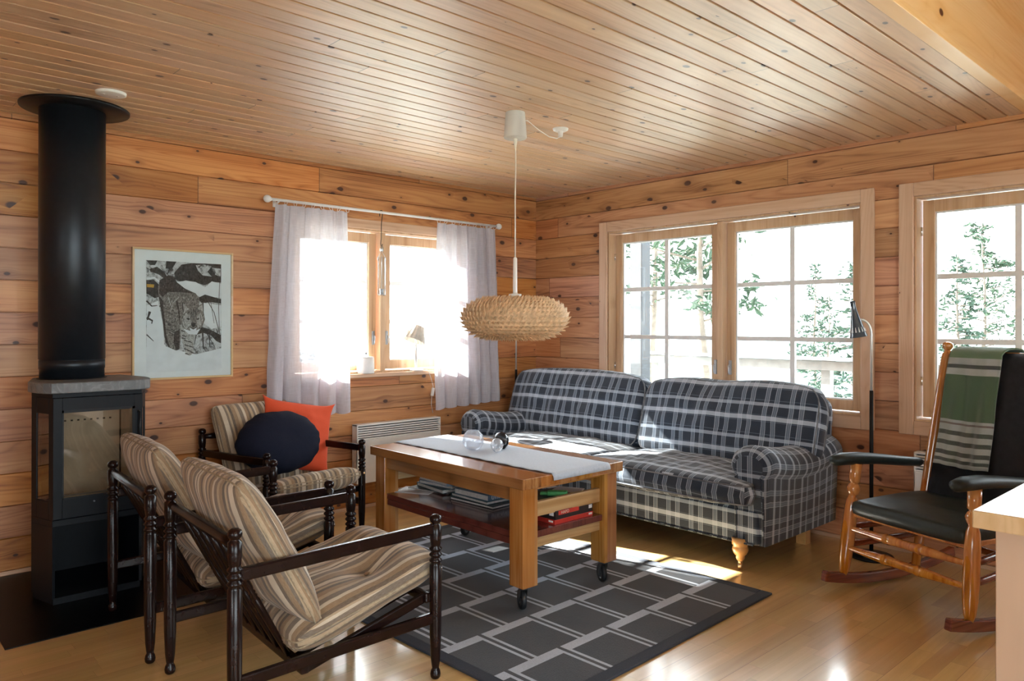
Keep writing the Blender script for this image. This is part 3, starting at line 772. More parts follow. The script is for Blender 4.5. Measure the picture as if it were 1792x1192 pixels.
sl = [(-.185, .20), (-.252, -.07), (-.251, -.13), (-.240, -.19), (-.222, -.24), (-.195, -.275), (-.15, -.29), (.16, -.29), (.205, -.278), (.24, -.24), (.262, -.18), (.272, -.12), (.272, -.07), (.228, .20)]
prism(bm, sl, .9755, 1.0255); obj('soapstone_top', bm, M['stone'], t, bevel=.006, seg=3)
bm = NB(); lathe(bm, [(.153, 1.0256), (.156, 1.0262), (.156, 1.0285), (.15, 1.029)], Matrix.Translation((-.035, .065, 0)), 48); obj('flue_opening_ring', bm, M['blackm'], t)
t = thing('stove_pipe', 'wide black insulated flue pipe rising from the stove to the ceiling', 'stove pipe', (-3.635, -.335, 1.034))
R = .148
bm = NB(); lathe(bm, [(R-.004, 0), (R-.004, .045), (R-.001, .046), (R-.001, .088), (R-.005, .089), (R-.005, .092), (R, .093), (R, 1.35)], n=64); obj('pipe_sleeve', bm, M['pipe'], t)
bm = NB(); lathe(bm, [(R+.001, 1.343), (.245, 1.352), (.247, 1.356), (.247, 1.3645), (R+.001, 1.3655)], Matrix.Translation((.012, .0, 0)), 64); obj('ceiling_collar', bm, M['blackm'], t)

# ------------------------------------------------------------------ ceiling fittings
bm = NB(); lathe(bm, [(.0, -.012), (.058, -.012), (.066, -.009), (.067, 0)], n=40, closed_ends=False); lathe(bm, [(0, -.0135), (.006, -.0135), (.006, -.011)], Matrix.Translation((.03, 0, 0)), 10, closed_ends=False); lathe(bm, [(0, -.0135), (.006, -.0135), (.006, -.011)], Matrix.Translation((-.03, 0, 0)), 10, closed_ends=False)
tag(obj('ceiling_outlet_cover', bm, M['whitep'], loc=(-3.566, -.739, 2.3995)), 'round white cover plate on the ceiling beside the black flue collar', 'ceiling plate')
t = thing('pendant_lamp', 'wide round pendant lamp with spiky pale wood-chip shade over the table', 'lamp', (-1.939, -1.806, 1.335))
bm = NB(); lathe(bm, [(.050, 1.064), (.060, .935), (.056, .930), (.0, .928)], n=40, closed_ends=False); obj('canopy', bm, M['frost'], t)
bm = NB(); lathe(bm, [(.0, 1.052), (.044, 1.052), (.047, 1.0645)], n=32, closed_ends=False); lathe(bm, [(.012, .93), (.016, 1.05)], n=14); tube(bm, [(.02, -.02, 1.05), (.035, -.01, 1.0), (.02, .0, .96)], .004, 6, mi=1); tube(bm, [(-.01, -.03, 1.05), (.02, -.035, 1.01), (.03, .0, .97)], .003, 6, mi=1); obj('ceiling_hook_plate', bm, [M['whitep'], M['blackm']], t)
bm = NB(); tube(bm, [(0, 0, .99), (.003, 0, .8), (-.001, 0, .6), (.001, .001, .45), (0, 0, .31)], .0035, 8); lathe(bm, [(.005, .88), (.013, .935)], n=12); obj('cord', bm, M['cream'], t)
bm = NB(); lathe(bm, [(.0, .112), (.033, .112), (.033, .125), (.012, .128), (.0105, .14), (.0105, .31), (.006, .315), (0, .315)], n=20, closed_ends=False); obj('stem', bm, M['whitep'], t)
random.seed(5)
bm = NB()
A, B2, zc = .145, .100, 0.0     # tube radii of the squashed torus
R0 = .128
def tor(th, ph):   # th round the tube, ph round the axis
    r = R0+A*math.cos(th); return Vector((r*math.cos(ph), r*math.sin(ph), B2*math.sin(th)))
NP, NT_ = 64, 24
ring = [[bm.verts.new(tor(2*PI*i/NT_, 2*PI*j/NP)) for j in range(NP)] for i in range(NT_)]
for i in range(NT_):
    for j in range(NP):
        f = bm.faces.new((ring[i][j], ring[i][(j+1) % NP], ring[(i+1) % NT_][(j+1) % NP], ring[(i+1) % NT_][j])); f.smooth = True
NR, NC = 30, 68
for i in range(NR):
    th = 2*PI*i/NR
    if R0+A*math.cos(th) < .05: continue
    for j in range(NC):
        ph = 2*PI*(j+.5*(i % 2))/NC+random.uniform(-.008, .008)
        c = tor(th, ph); e1 = (tor(th, ph+.01)-c).normalized(); e2 = (tor(th+.01, ph)-c).normalized(); nr = e1.cross(e2).normalized()
        if nr.dot(c-Vector((R0*math.cos(ph), R0*math.sin(ph), 0))) < 0: nr = -nr
        sgn = 1
        rr = (R0+A*math.cos(th))/(R0+A)
        w = .0135*rr+.002; up_ = e2*(1 if math.sin(th) <= 0 else 1)
        tip = c+nr*random.uniform(.013, .021)+e1*.011+e2*.010
        a = bm.verts.new(c-e1*w-e2*.004); b = bm.verts.new(c+e1*.004-e2*w*.9); cc = bm.verts.new(c+e1*w*.6+e2*.002); dd = bm.verts.new(tip); mid = bm.verts.new(c+nr*.004-e1*.001)
        bm.faces.new((a, b, dd)); bm.faces.new((b, cc, dd)); bm.faces.new((a, dd, mid))
obj('lamp_shade', bm, M['chip'], t, fix=False)
bm = NB(); ellipsoid(bm, (0, 0, -.02), (.03, .03, .045), 16, 10); obj('bulb', bm, M['whitep'], t)
t = thing('ceiling_outlet', 'small round white ceiling outlet with thin cable beside the pendant canopy', 'ceiling outlet', (-1.537, -1.747, 2.3995))
bm = NB(); lathe(bm, [(0, -.016), (.03, -.016), (.042, -.009), (.044, 0)], n=32, closed_ends=False); lathe(bm, [(0, -.045), (.012, -.045), (.015, -.016)], n=14, closed_ends=False); obj('outlet_cover', bm, M['whitep'], t)
bm = NB(); tube(bm, [(0, 0, -.045), (-.03, 0, -.06), (-.10, -.01, -.065), (-.20, -.03, -.05), (-.30, -.045, -.02), (-.36, -.052, -.030)], .0025, 6); obj('cable', bm, M['whitep'], t)

# ------------------------------------------------------------------ framed lynx photograph
PX0, PX1, PZ0, PZ1 = -3.263, -2.679, .978, 1.746
t = thing('framed_picture', 'thin oak framed black and white photograph of a lynx walking in snow', 'picture', ((PX0+PX1)/2, -.001, PZ0))
W_, H_ = PX1-PX0, PZ1-PZ0
def pc(cx, cy, d=0.0):
    """photo-crop coordinates -> picture plane"""
    yt = 55+(cx-45)*.0595; yb = 1160-(cx-45)*.026
    return Vector((-W_/2+(cx-45)/840*W_, -.012-d, H_*(1-(cy-yt)/(yb-yt))))
bm = NB(); fw_ = .011
box2(bm, (-W_/2, -.024, 0), (-W_/2+fw_, 0, H_)); box2(bm, (W_/2-fw_, -.024, 0), (W_/2, 0, H_)); box2(bm, (-W_/2+fw_, -.024, 0), (W_/2-fw_, 0, fw_)); box2(bm, (-W_/2+fw_, -.024, H_-fw_), (W_/2-fw_, 0, H_))
obj('picture_frame', bm, M['oak'], t, bevel=.001)
bm = NB(); box2(bm, (-W_/2+fw_, -.011, fw_), (W_/2-fw_, -.001, H_-fw_)); obj('mat_board', bm, M['mat'], t)
bm = NB(); mats_ = ['p_snow', 'p_white', 'p_dark', 'p_fur', 'p_furd', 'p_furl', 'p_spot', 'p_gold']
lay = [0]
def poly(pts, mi):
    lay[0] += 1; d = .0002+lay[0]*.000025
    vs = [bm.verts.new(pc(x, y, d)) for x, y in pts]
    es = [bm.edges.new((vs[i], vs[(i+1) % len(vs)])) for i in range(len(vs))]
    r = bmesh.ops.triangle_fill(bm, edges=es, use_beauty=True, normal=(0, -1, 0))
    for g in r['geom']:
        if isinstance(g, bmesh.types.BMFace): g.material_index = mi
def stroke(pts, w, mi, w2=None):
    w2 = w if w2 is None else w2; L = []; Rr = []
    for i, p in enumerate(pts):
        a = pts[max(i-1, 0)]; b = pts[min(i+1, len(pts)-1)]; dx, dy = b[0]-a[0], b[1]-a[1]; l = math.hypot(dx, dy) or 1
        ww = w+(w2-w)*i/(len(pts)-1); L.append((p[0]-dy/l*ww/2, p[1]+dx/l*ww/2)); Rr.append((p[0]+dy/l*ww/2, p[1]-dx/l*ww/2))
    poly(L+Rr[::-1], mi)
poly([(155, 165), (782, 197), (785, 1030), (158, 1040)], 0)
poly([(158, 880), (250, 860), (420, 915), (560, 950), (785, 900), (785, 1080), (158, 1095)], 1)
poly([(160, 540), (250, 500), (290, 700), (300, 860), (330, 900), (160, 890)], 1)
poly([(630, 520), (782, 540), (782, 720), (700, 740), (630, 690)], 1)
poly([(155, 165), (245, 168), (225, 205), (185, 205)], 2)
poly([(315, 172), (400, 176), (365, 232), (310, 235)], 2)
poly([(180, 240), (240, 218), (300, 262), (322, 300), (300, 318), (250, 280), (190, 262)], 2)
poly([(440, 200), (520, 188), (782, 197), (782, 350), (700, 345), (640, 372), (560, 350), (480, 330), (430, 345), (385, 320), (380, 270)], 2)
poly([(560, 205), (640, 200), (700, 215), (660, 260), (700, 300), (620, 290), (580, 250)], 0)
poly([(700, 225), (778, 235), (776, 300), (730, 285)], 0)
poly([(155, 330), (215, 325), (260, 370), (275, 460), (225, 480), (158, 440)], 2)
poly([(160, 362), (220, 366), (215, 392), (162, 388)], 7)
stroke([(158, 318), (220, 310), (270, 350), (300, 430)], 16, 1, 10)
poly([(390, 345), (480, 335), (560, 345), (640, 390), (700, 340), (782, 360), (782, 480), (690, 470), (600, 470), (520, 430), (440, 380)], 1)
poly([(575, 480), (640, 450), (782, 490), (782, 525), (700, 515), (610, 520)], 2)
stroke([(158, 500), (200, 545), (245, 540)], 14, 2, 6); stroke([(160, 640), (205, 665), (200, 690)], 18, 2, 8); stroke([(160, 780), (215, 835)], 10, 2, 5); stroke([(185, 590), (165, 660)], 22, 2, 10)
stroke([(660, 500), (720, 600), (770, 780)], 6, 2); stroke([(770, 340), (760, 560), (768, 780)], 5, 2); stroke([(690, 505), (720, 690)], 4, 2)
poly([(610, 720), (660, 735), (720, 760), (782, 790), (782, 860), (740, 840), (690, 790), (620, 770), (560, 790), (540, 760)], 2)
stroke([(570, 770), (548, 870)], 9, 2, 5); stroke([(620, 770), (628, 905)], 14, 2, 9); stroke([(680, 790), (682, 890)], 9, 2, 6); stroke([(660, 780), (730, 895)], 7, 2, 4)
# body
poly([(262, 330), (330, 290), (380, 300), (400, 345), (470, 400), (560, 440), (590, 480), (590, 560), (540, 640), (440, 700), (440, 780), (425, 905), (395, 915), (330, 885), (300, 800), (285, 640), (255, 470), (250, 400)], 3)
poly([(262, 330), (330, 288), (380, 300), (400, 345), (470, 400), (545, 440), (430, 430), (330, 430), (285, 470), (258, 440)], 4)
poly([(255, 460), (290, 500), (300, 640), (320, 800), (345, 890), (310, 850), (288, 680)], 4)
poly([(380, 760), (425, 740), (425, 905), (400, 915), (375, 850)], 4)
stroke([(420, 470), (370, 520), (345, 610)], 10, 5, 4); stroke([(330, 470), (360, 560), (410, 600)], 8, 5, 3)
stroke([(400, 500), (420, 600), (430, 700)], 16, 4, 8)
for x, y in ((310, 670), (330, 700), (350, 735), (315, 735), (340, 765), (330, 690), (365, 760), (300, 560), (330, 600)): stroke([(x, y), (x+38, y+16)], 9, 6, 4)
# foreleg
poly([(430, 700), (560, 730), (550, 800), (540, 940), (510, 960), (478, 945), (455, 860), (435, 790)], 5)
for k, (x, y) in enumerate(((445, 750), (455, 790), (500, 770), (470, 830), (505, 840), (480, 870), (515, 880), (470, 900), (500, 915), (525, 930), (450, 810), (480, 940))): stroke([(x-8, y), (x+26, y+10)], 11, 6, 6)
# head
poly([(450, 600), (448, 520), (490, 545), (515, 565), (570, 562), (590, 540), (622, 520), (628, 590), (640, 660), (615, 720), (580, 745), (540, 770), (490, 750), (450, 720), (432, 650)], 3)
poly([(445, 650), (480, 600), (520, 640), (520, 700), (480, 740), (445, 710)], 5); poly([(570, 640), (600, 600), (625, 650), (610, 705), (575, 735)], 5)
poly([(455, 610), (452, 520), (505, 570)], 5); poly([(575, 570), (620, 525), (625, 590)], 5)
stroke([(455, 600), (448, 515)], 7, 2, 10); stroke([(626, 590), (622, 515)], 7, 2, 9)
poly([(512, 545), (560, 545), (562, 680), (545, 715), (525, 700), (512, 640)], 3)
poly([(455, 735), (540, 760), (600, 735), (570, 785), (500, 780)], 1)
for a, b in (((520, 570), (525, 640)), ((540, 565), (542, 640)), ((560, 570), (556, 640)), ((450, 640), (475, 720)), ((440, 680), (465, 735)), ((600, 620), (612, 700))): stroke([a, b], 5, 6, 3)
poly([(480, 648), (500, 642), (515, 656), (497, 664)], 2); poly([(565, 655), (580, 644), (592, 650), (580, 664)], 2)
poly([(520, 685), (562, 685), (556, 712), (540, 725), (526, 712)], 2); stroke([(515, 722), (540, 740), (565, 722)], 5, 2)
poly([(508, 725), (540, 742), (570, 725), (560, 765), (520, 765)], 1)
obj('lynx_print', bm, [M[k] for k in mats_], t, fix=False)
bm = NB(); box2(bm, (-W_/2+fw_, -.0215, fw_), (W_/2-fw_, -.0205, H_-fw_)); obj('picture_glass', bm, M['glass'], t)

# ------------------------------------------------------------------ curtain rod, curtains
RY = -.085
t = thing('curtain_rod', 'white curtain rod with round end knobs above the left window', 'curtain rod', (-1.5, RY, 2.102))
bm = NB(); tube(bm, [(-.965, 0, 0), (.975, 0, 0)], .0095, 14); obj('rod', bm, M['white'], t)
for s in (-.985, .99):
    bm = NB(); ellipsoid(bm, (s, 0, 0), (.026, .024, .024), 18, 12); tube(bm, [(s*.975, 0, 0), (s*.985, 0, 0)], .013, 12); obj('end_knob', bm, M['white'], t)
for s in (-.90, 0.93):
    bm = NB(); tube(bm, [(s, 0, -.004), (s, .04, -.012), (s, .0845, -.012)], .006, 8); box2(bm, (s-.01, .078, -.035), (s+.01, .0848, .012)); obj('bracket', bm, M['white'], t)
def ring_bm(x, z, r=.019, tilt=.3):
    bm = NB(); pts = []
    for k in range(16):
        a = 2*PI*k/16; pts.append((x+math.sin(a)*r*tilt+math.cos(a)*.0, math.cos(a)*r, z+math.sin(a)*r))
    tube(bm, pts, .0016, 6, closed=True); return bm
def curtain(name, label, xa0, xa1, xb0, xb1, z0, z1, folds, seed, rings):
    t = thing(name, label, 'curtain', ((xa0+xa1)/2, RY, 2.102), group=None)
    ox = (xa0+xa1)/2
    bm = NB(); uvl = bm.loops.layers.uv.new('UVMap'); NX, NZ = 150, 50; rows = []
    for j in range(NZ+1):
        v = j/NZ; row = []
        for i in range(NX+1):
            u = i/NX
            x = (xa0+(xa1-xa0)*u)*(1-v)+(xb0+(xb1-xb0)*u)*v
            ph = folds*2*PI*u+seed+.8*math.sin(u*5+seed)+v*.5*math.sin(seed+u*3)
            amp = .016+.016*v
            y = amp*math.sin(ph)+.006*math.sin(ph*2.3+v*3)+warp_noise((x, 0, v*1.3), 5, .02*v, seed)
            x += .010*math.cos(ph)*(.5+v)+ .012*math.sin(v*PI*1.3)*(-1 if u < .5 else 1)*abs(u-.5)
            zb = z1+.008*math.sin(ph+1)+(.03*u if seed == 2 else -.0)
            z = z0+(zb-z0)*v-(.005*abs(math.sin(u*PI*rings)) if j == 0 else 0)
            row.append(bm.verts.new((x-ox, y, z-2.102)))
        rows.append(row)
    for j in range(NZ):
        for i in range(NX):
            f = bm.faces.new((rows[j][i], rows[j+1][i], rows[j+1][i+1], rows[j][i+1])); f.smooth = True
            for l, (a, b) in zip(f.loops, ((i, j), (i, j+1), (i+1, j+1), (i+1, j))): l[uvl].uv = (a/NX*1.1, b/NZ*1.4)
    obj('curtain_panel', bm, M['linen'], t, fix=False)
    for k in range(rings):
        x = xa0+(xa1-xa0)*(k+.04)/(rings-1+.08); obj('curtain_ring', ring_bm(x-ox, -.010, tilt=random.uniform(-.5, .6)), M['white'], t)
    return t
random.seed(3)
curtain('sheer_curtain', 'sheer white linen curtain on the left half of the window, behind the orange cushion', -2.425, -1.905, -2.475, -1.885, 2.078, .70, 5, 1.2, 9)
curtain('sheer_curtain', 'sheer white linen curtain on the right half of the window, behind the table', -1.125, -.545, -1.15, -.475, 2.078, .665, 6, 2, 9)
t = thing('hook', 'long black wire hook hanging from the curtain rod mid window', 'hook', (-1.635, RY, 2.102))
bm = NB(); tube(bm, [(-.012, .0, -.03), (-.013, 0, -.005), (-.008, 0, .012), (.004, 0, .0145), (.012, 0, .006), (.010, 0, -.02), (.002, 0, -.08), (.0, 0, -.19), (-.004, 0, -.22), (-.002, 0, -.238), (.008, 0, -.240), (.011, 0, -.225)], .0028, 7); obj('hook_wire', bm, M['blackm'], t)
t = thing('hanging_lantern', 'slim clear glass tube candle holder hanging from the black hook', 'candle holder', (-1.630, RY, 1.86))
bm = NB(); lathe(bm, [(.011, -.035), (.013, -.02), (.008, .0), (.0, .0)], n=14, closed_ends=False); tube(bm, [(-.030, 0, -.085), (-.022, 0, -.065), (0, 0, -.035), (.022, 0, -.065), (.030, 0, -.085)], .0018, 6); tube(bm, [(.033, 0, -.08), (.036, 0, -.16), (.034, 0, -.215)], .0012, 5); tube(bm, [(-.034, 0, -.075), (-.034, 0, -.10)], .003, 6); tube(bm, [(.034, 0, -.075), (.034, 0, -.10)], .003, 6); obj('wire_hanger', bm, M['steel'], t)
bm = NB(); lathe(bm, [(.028, -.075), (.029, -.34), (.024, -.352), (.0, -.352)], n=28, closed_ends=False); obj('glass_tube', bm, M['tube'], t)
bm = NB(); tube(bm, [(0, 0, -.06), (0, 0, -.30)], .0012, 5); lathe(bm, [(0, -.345), (.016, -.345), (.012, -.32), (.017, -.305), (.0, -.305)], n=16, closed_ends=False); obj('candle_cup', bm, M['steel'], t)

# ------------------------------------------------------------------ things on the window sill
t = thing('lidded_jar', 'small pale ceramic jar with round knob lid on the window sill', 'jar', (-1.712, -.005, .9555))
bm = NB(); lathe(bm, [(0, 0), (.060, 0), (.062, .004), (.060, .108), (.056, .110), (.0, .110)], n=36, closed_ends=False); obj('jar_body', bm, M['ceramic'], t)
bm = NB(); lathe(bm, [(0, .1105), (.058, .1105), (.058, .116), (.0, .118)], n=36, closed_ends=False); o = obj('lid', bm, M['ceramic'], t)
bm = NB(); lathe(bm, [(.004, .118), (.004, .126), (.012, .132), (.013, .140), (.008, .148), (.0, .149)], n=18, closed_ends=False); obj('lid_knob', bm, M['steel'], o)
t = thing('table_lamp', 'small white table lamp with tilted pleated shade on the window sill', 'lamp', (-1.275, -.008, .9555))
bm = NB(); lathe(bm, [(0, 0), (.052, 0), (.055, .006), (.050, .012), (.016, .017), (.010, .022)], n=32, closed_ends=False); obj('lamp_base', bm, M['white'], t)
bm = NB(); lathe(bm, [(.008, .02), (.0075, .05), (.012, .09), (.0135, .11), (.011, .13), (.007, .17), (.007, .29), (.0, .295)], n=18, closed_ends=False); obj('lamp_stem', bm, M['white'], t)
bm = NB(); n = 56; rr = []
TM = Matrix.Translation((.004, 0, .285)) @ Matrix.Rotation(math.radians(23), 4, 'Y')
for z, r in ((.052, .044), (.02, .055), (-.025, .070), (-.066, .084)):
    rr.append([bm.verts.new(TM @ Vector((r*(1+(.035 if i % 4 < 2 else -.035))*math.cos(2*PI*i/n), r*(1+(.035 if i % 4 < 2 else -.035))*math.sin(2*PI*i/n), z))) for i in range(n)])
for a, b in zip(rr, rr[1:]):
    for i in range(n): bm.faces.new((a[i], a[(i+1) % n], b[(i+1) % n], b[i]))
o = obj('lamp_shade', bm, M['shade'], t, fix=False); sm = o.modifiers.new('solid', 'SOLIDIFY'); sm.thickness = .0012
bm = NB(); tube(bm, [(.04, -.02, .006), (.075, -.045, .002), (.085, -.052, -.02), (.10, -.055, -.06), (.13, -.040, -.12), (.135, -.02, -.17), (.14, -.004, -.26), (.155, -.004, -.33)], .0022, 6); obj('cord', bm, M['whitep'], t)
bm = NB(); add_box(bm, (0, 0, 0), (.024, .016, .062), Matrix.Translation((.137, -.025, -.165)) @ Matrix.Rotation(.2, 4, 'Y')); obj('switch', bm, M['whitep'], t, bevel=.004)

# ------------------------------------------------------------------ panel radiators
def radiator(label, T, u0, u1, z0, z1):
    c = T((u0+u1)/2, -.05, z0); t = thing('panel_radiator', label, 'radiator', c); off = Vector(c)
    def B(bm, a, b, mi=0): box2(bm, Vector(T(*a))-off, Vector(T(*b))-off, mi=mi)
    bm = NB(); B(bm, (u0, -.085, z0), (u1, -.075, z1-.115)); B(bm, (u0, -.085, z0), (u0+.01, -.02, z1)); B(bm, (u1-.01, -.085, z0), (u1, -.02, z1)); B(bm, (u0, -.085, z1-.012), (u1, -.02, z1)); B(bm, (u0+.01, -.03, z0), (u1-.01, -.02, z1-.012)); B(bm, (u0, -.085, z1-.118), (u1, -.03, z1-.108))
    obj('radiator_body', bm, M['white'], t, bevel=.003)
    bm = NB(); B(bm, (u0+.012, -.066, z1-.105), (u1-.012, -.035, z1-.015)); obj('grille_gap_shade', bm, M['gapshade'], t)  # dark box put in so the gaps between slats look shaded
    bm = NB()
    for k in range(6):
        z = z1-.024-k*.0158; B(bm, (u0+.008, -.084, z-.0045), (u1-.008, -.070, z+.0045))
    obj('grille', bm, M['white'], t)
    for s in (u0+.12, u1-.12):
        bm = NB(); B(bm, (s-.015, -.02, z0+.05), (s+.015, -.001, z1-.05)); obj('wall_bracket', bm, M['steel'], t)
    return t
radiator('white slatted panel radiator on the wall below the left window', TL, -1.83, -1.10, .19, .603)
radiator('white panel radiator under the right window, behind the rocking chair', TR, -4.4, -3.09, .2, .595)

# ------------------------------------------------------------------ dark spindle armchairs
def post_prof(h):
    """turned post: ball foot, taper, ring beads, knob top. z from 0 to h"""
    p = [(.0, .0), (.013, .0), (.018, .006), (.0195, .017), (.017, .029), (.0125, .038), (.0145, .048), (.0175, .075), (.0215, .16), (.0225, .30), (.0225, h-.185)]
    z = h-.18
    for k in range(3): p += [(.0165, z+.002), (.0235, z+.009), (.0240, z+.013), (.0165, z+.0205)]; z += .0215
    p += [(.0185, z+.004), (.0215, z+.03), (.0215, h-.042), (.015, h-.036), (.014, h-.032), (.021, h-.026), (.0225, h-.018), (.020, h-.007), (.010, h), (0, h+.0008)]
    return p
def make_armchair():
    t = thing('armchair', '', 'armchair')
    FX, BX, FW, BW, HF, HB = .37, -.37, .328, .335, .603, .680
    def post(x, y, h, nm):
        bm = NB(); lathe(bm, post_prof(h), Matrix.Translation((x, y, 0)), 20, closed_ends=False); return obj(nm, bm, M['brown'], t)
    for s in (-1, 1): post(FX, s*FW, HF, 'front_leg'); post(BX, s*BW, HB, 'rear_leg')
    for s in (-1, 1):
        bm = NB(); bar(bm, (BX+.015, s*BW, .535), (FX-.015, s*FW, .552), .024, .042); obj('armrest', bm, M['brown'], t, bevel=.006)
        bm = NB(); bar(bm, (BX+.01, s*BW, .205), (FX-.01, s*FW, .225), .022, .040); obj('side_stretcher', bm, M['brown'], t, bevel=.006)
        bm = NB(); tube(bm, [(FX+.019, s*FW, .40), (FX+.027, s*FW, .40)], [.009, .006], 10); obj('screw_cover', bm, M['chrome'], t)
    bm = NB(); lathe_ab(bm, [(.013, 0), (.018, .1), (.0195, .5), (.018, .9), (.013, 1)], (BX, -BW+.012, .630), (BX, BW-.012, .630), 14); obj('top_rail', bm, M['brown'], t)
    lowx, lowz = -.125, .165
    bm = NB(); bar(bm, (lowx, -.30, lowz), (lowx, .30, lowz), .03, .032); obj('seat_rail', bm, M['brown'], t, bevel=.006)
    bm = NB(); bar(bm, (FX-.03, -FW, .30), (FX-.03, FW, .30), .026, .036); obj('seat_rail', bm, M['brown'], t, bevel=.006)
    for k in range(5):
        y = -.20+k*.10; yl = y*.92
        bm = NB(); lathe_ab(bm, [(.008, 0), (.011, .12), (.0125, .4), (.0095, .425), (.0125, .44), (.0095, .455), (.0125, .47), (.0095, .485), (.0125, .50), (.012, .6), (.010, .85), (.008, 1)], (BX+.004, y, .615), (lowx-.008, yl, lowz+.01), 10); obj('back_spindle', bm, M['brown'], t)
    for s in (-1, 1):
        bm = NB(); bar(bm, (lowx, s*.287, lowz), (FX-.03, s*.300, .298), .020, .036); obj('seat_side_rail', bm, M['brown'], t, bevel=.005)
    for k in range(5):
        y = -.2+k*.1; bm = NB(); bar(bm, (lowx, y, lowz+.004), (FX-.03, y, .302), .03, .010); obj('seat_slat', bm, M['brown'], t)
    # seat cushion: x(width) -> chair y, y(height) -> along the seat
    sl = math.atan2(.30-lowz, FX-.03-lowx)
    bm, sa, sb = cushion(.60, .61, .185, rim=.022, q=.42, p=3.0, corner=.05, cm=10, tufts=[(-.11, .07), (.13, .07)], tuft_r=.095, tuft_d=.75, seed=4, wr=.005, n=40)
    MS = Matrix.Translation((.135, 0, .325)) @ Matrix.Rotation(-sl, 4, 'Y') @ Matrix(((0, 1, 0, 0), (-1, 0, 0, 0), (0, 0, 1, 0), (0, 0, 0, 1)))
    bm.transform(MS); o = obj('seat_cushion', bm, M['stripe'], t, fix=False)
    bm = piping([[MS @ c for c in sa], [MS @ c for c in sb]], .0032); obj('piping', bm, M['pipingc'], o)
    for tx, ty in ((-.11, .07), (.13, .07)):
        bm = NB(); ellipsoid(bm, (0, 0, 0), (.011, .011, .005), 12, 8); bm.transform(MS @ Matrix.Translation((tx, ty, .028))); obj('button', bm, M['stripe'], o)
    bm, sa, sb = cushion(.60, .575, .175, rim=.022, q=.5, p=2.6, corner=.04, cm=10, tufts=[(0, 0)], tuft_r=.09, tuft_d=.2, seed=9, wr=.006, n=40)
    ba = math.atan2(.615-lowz, BX-lowx)
    dirb = Vector((-.47, 0, .88)).normalized(); nb = Vector((.88, 0, .47)).normalized()
    MB_ = Matrix(((0, dirb.x, nb.x, -.205), (1, 0, 0, 0), (0, dirb.z, nb.z, .555), (0, 0, 0, 1)))
    bm.transform(MB_); o = obj('back_cushion', bm, M['stripe'], t, fix=False)
    bm = piping([[MB_ @ c for c in sa], [MB_ @ c for c in sb]], .0032); obj('piping', bm, M['pipingc'], o)
    return t
M['pipingc'] = plain('beige_piping', (.34, .27, .18), .9, var=.3, nscale=60)
ch = make_armchair()
CG = 'dark spindle armchairs with striped cushions'
ch2 = copy_tree(ch); ch3 = copy_tree(ch)
tag(ch, 'dark turned-wood armchair with brown striped cushions, nearest the camera', 'armchair', CG)
tag(ch2, 'dark turned-wood armchair with striped cushions, half behind the nearest one, beside the stove', 'armchair', CG)
tag(ch3, 'dark armchair under the left curtain, holding an orange and a navy cushion', 'armchair', CG)
ch.location = (-3.268, -2.075, 0); ch.rotation_euler = (0, 0, math.radians(-3))
ch2.location = (-3.255, -1.275, .003); ch2.rotation_euler = (0, 0, math.radians(-4))
ch3.location = (-2.515, -.375, 0); ch3.rotation_euler = (0, 0, math.radians(-82)); ch3.scale = (.90, 1.0, 1.0)

# loose cushions on the far armchair
bm, sa, sb = cushion(.42, .42, .15, q=.62, p=2.2, corner=-.14, cm=5, seed=21, wr=.010, n=40)
MO = Matrix.Translation((-2.365, -.245, .60)) @ Matrix.Rotation(math.radians(-8), 4, 'Z') @ Matrix.Rotation(math.radians(-17), 4, 'X') @ Matrix.Rotation(math.radians(11), 4, 'Y') @ Matrix.Rotation(PI/2, 4, 'X')
bm.transform(MO); tag(obj('orange_cushion', bm, M['orange'], fix=False), 'orange square cotton cushion propped on the far armchair behind the navy one', 'cushion')
bm = NB(); MN = Matrix.Translation((-2.555, -.405, .600)) @ Matrix.Rotation(math.radians(10), 4, 'Z') @ Matrix.Rotation(math.radians(-24), 4, 'X')
n1, n2 = 72, 26; rows = []
for j in range(n2+1):
    th = PI*j/n2; row = []
    for i in range(n1):
        ph = 2*PI*i/n1
        r = max(0., math.sin(th))**.80; y = math.cos(th)*.125*(1-.05*math.exp(-(r/.12)**2))
        pl = 1+.022*math.sin(ph*17+math.sin(ph*3)*2)*r**2*(1-r**6*.5)
        k = warp_noise((math.cos(ph)*r, y*3, math.sin(ph)*r), 3.0, .012, 3)
        row.append(bm.verts.new((math.cos(ph)*r*(.275+k)*pl, y+k*.3, math.sin(ph)*r*(.190+k)*pl)))
    rows.append(row)
for a, b in zip(rows, rows[1:]):
    for i in range(n1): bm.faces.new((a[i], a[(i+1) % n1], b[(i+1) % n1], b[i])).smooth = True
bmesh.ops.remove_doubles(bm, verts=bm.verts, dist=1e-5); bm.transform(MN)
tag(obj('round_cushion', bm, M['navy']), 'plump round navy blue cushion on the seat of the far armchair', 'cushion')

# ------------------------------------------------------------------ rug
RA = math.radians(1.58)
t = thing('rug', 'dark grey rug with light brick-pattern lines under the coffee table', 'rug', (-1.208, -2.842, .0005), RA)
RWX, RLY = 1.60, 2.05
bm = NB(); box2(bm, (-RWX+.055, .055, 0), (-.055, RLY-.055, .010)); o = obj('rug_field', bm, M['rug'], t)
bm = NB()
for a, b in (((-RWX, 0), (0, .055)), ((-RWX, RLY-.055), (0, RLY)), ((-RWX, .055), (-RWX+.055, RLY-.055)), ((-.055, .055), (0, RLY-.055))): box2(bm, (a[0], a[1], 0), (b[0], b[1], .0115))
obj('rug_border', bm, M['rugb'], t, bevel=.004)

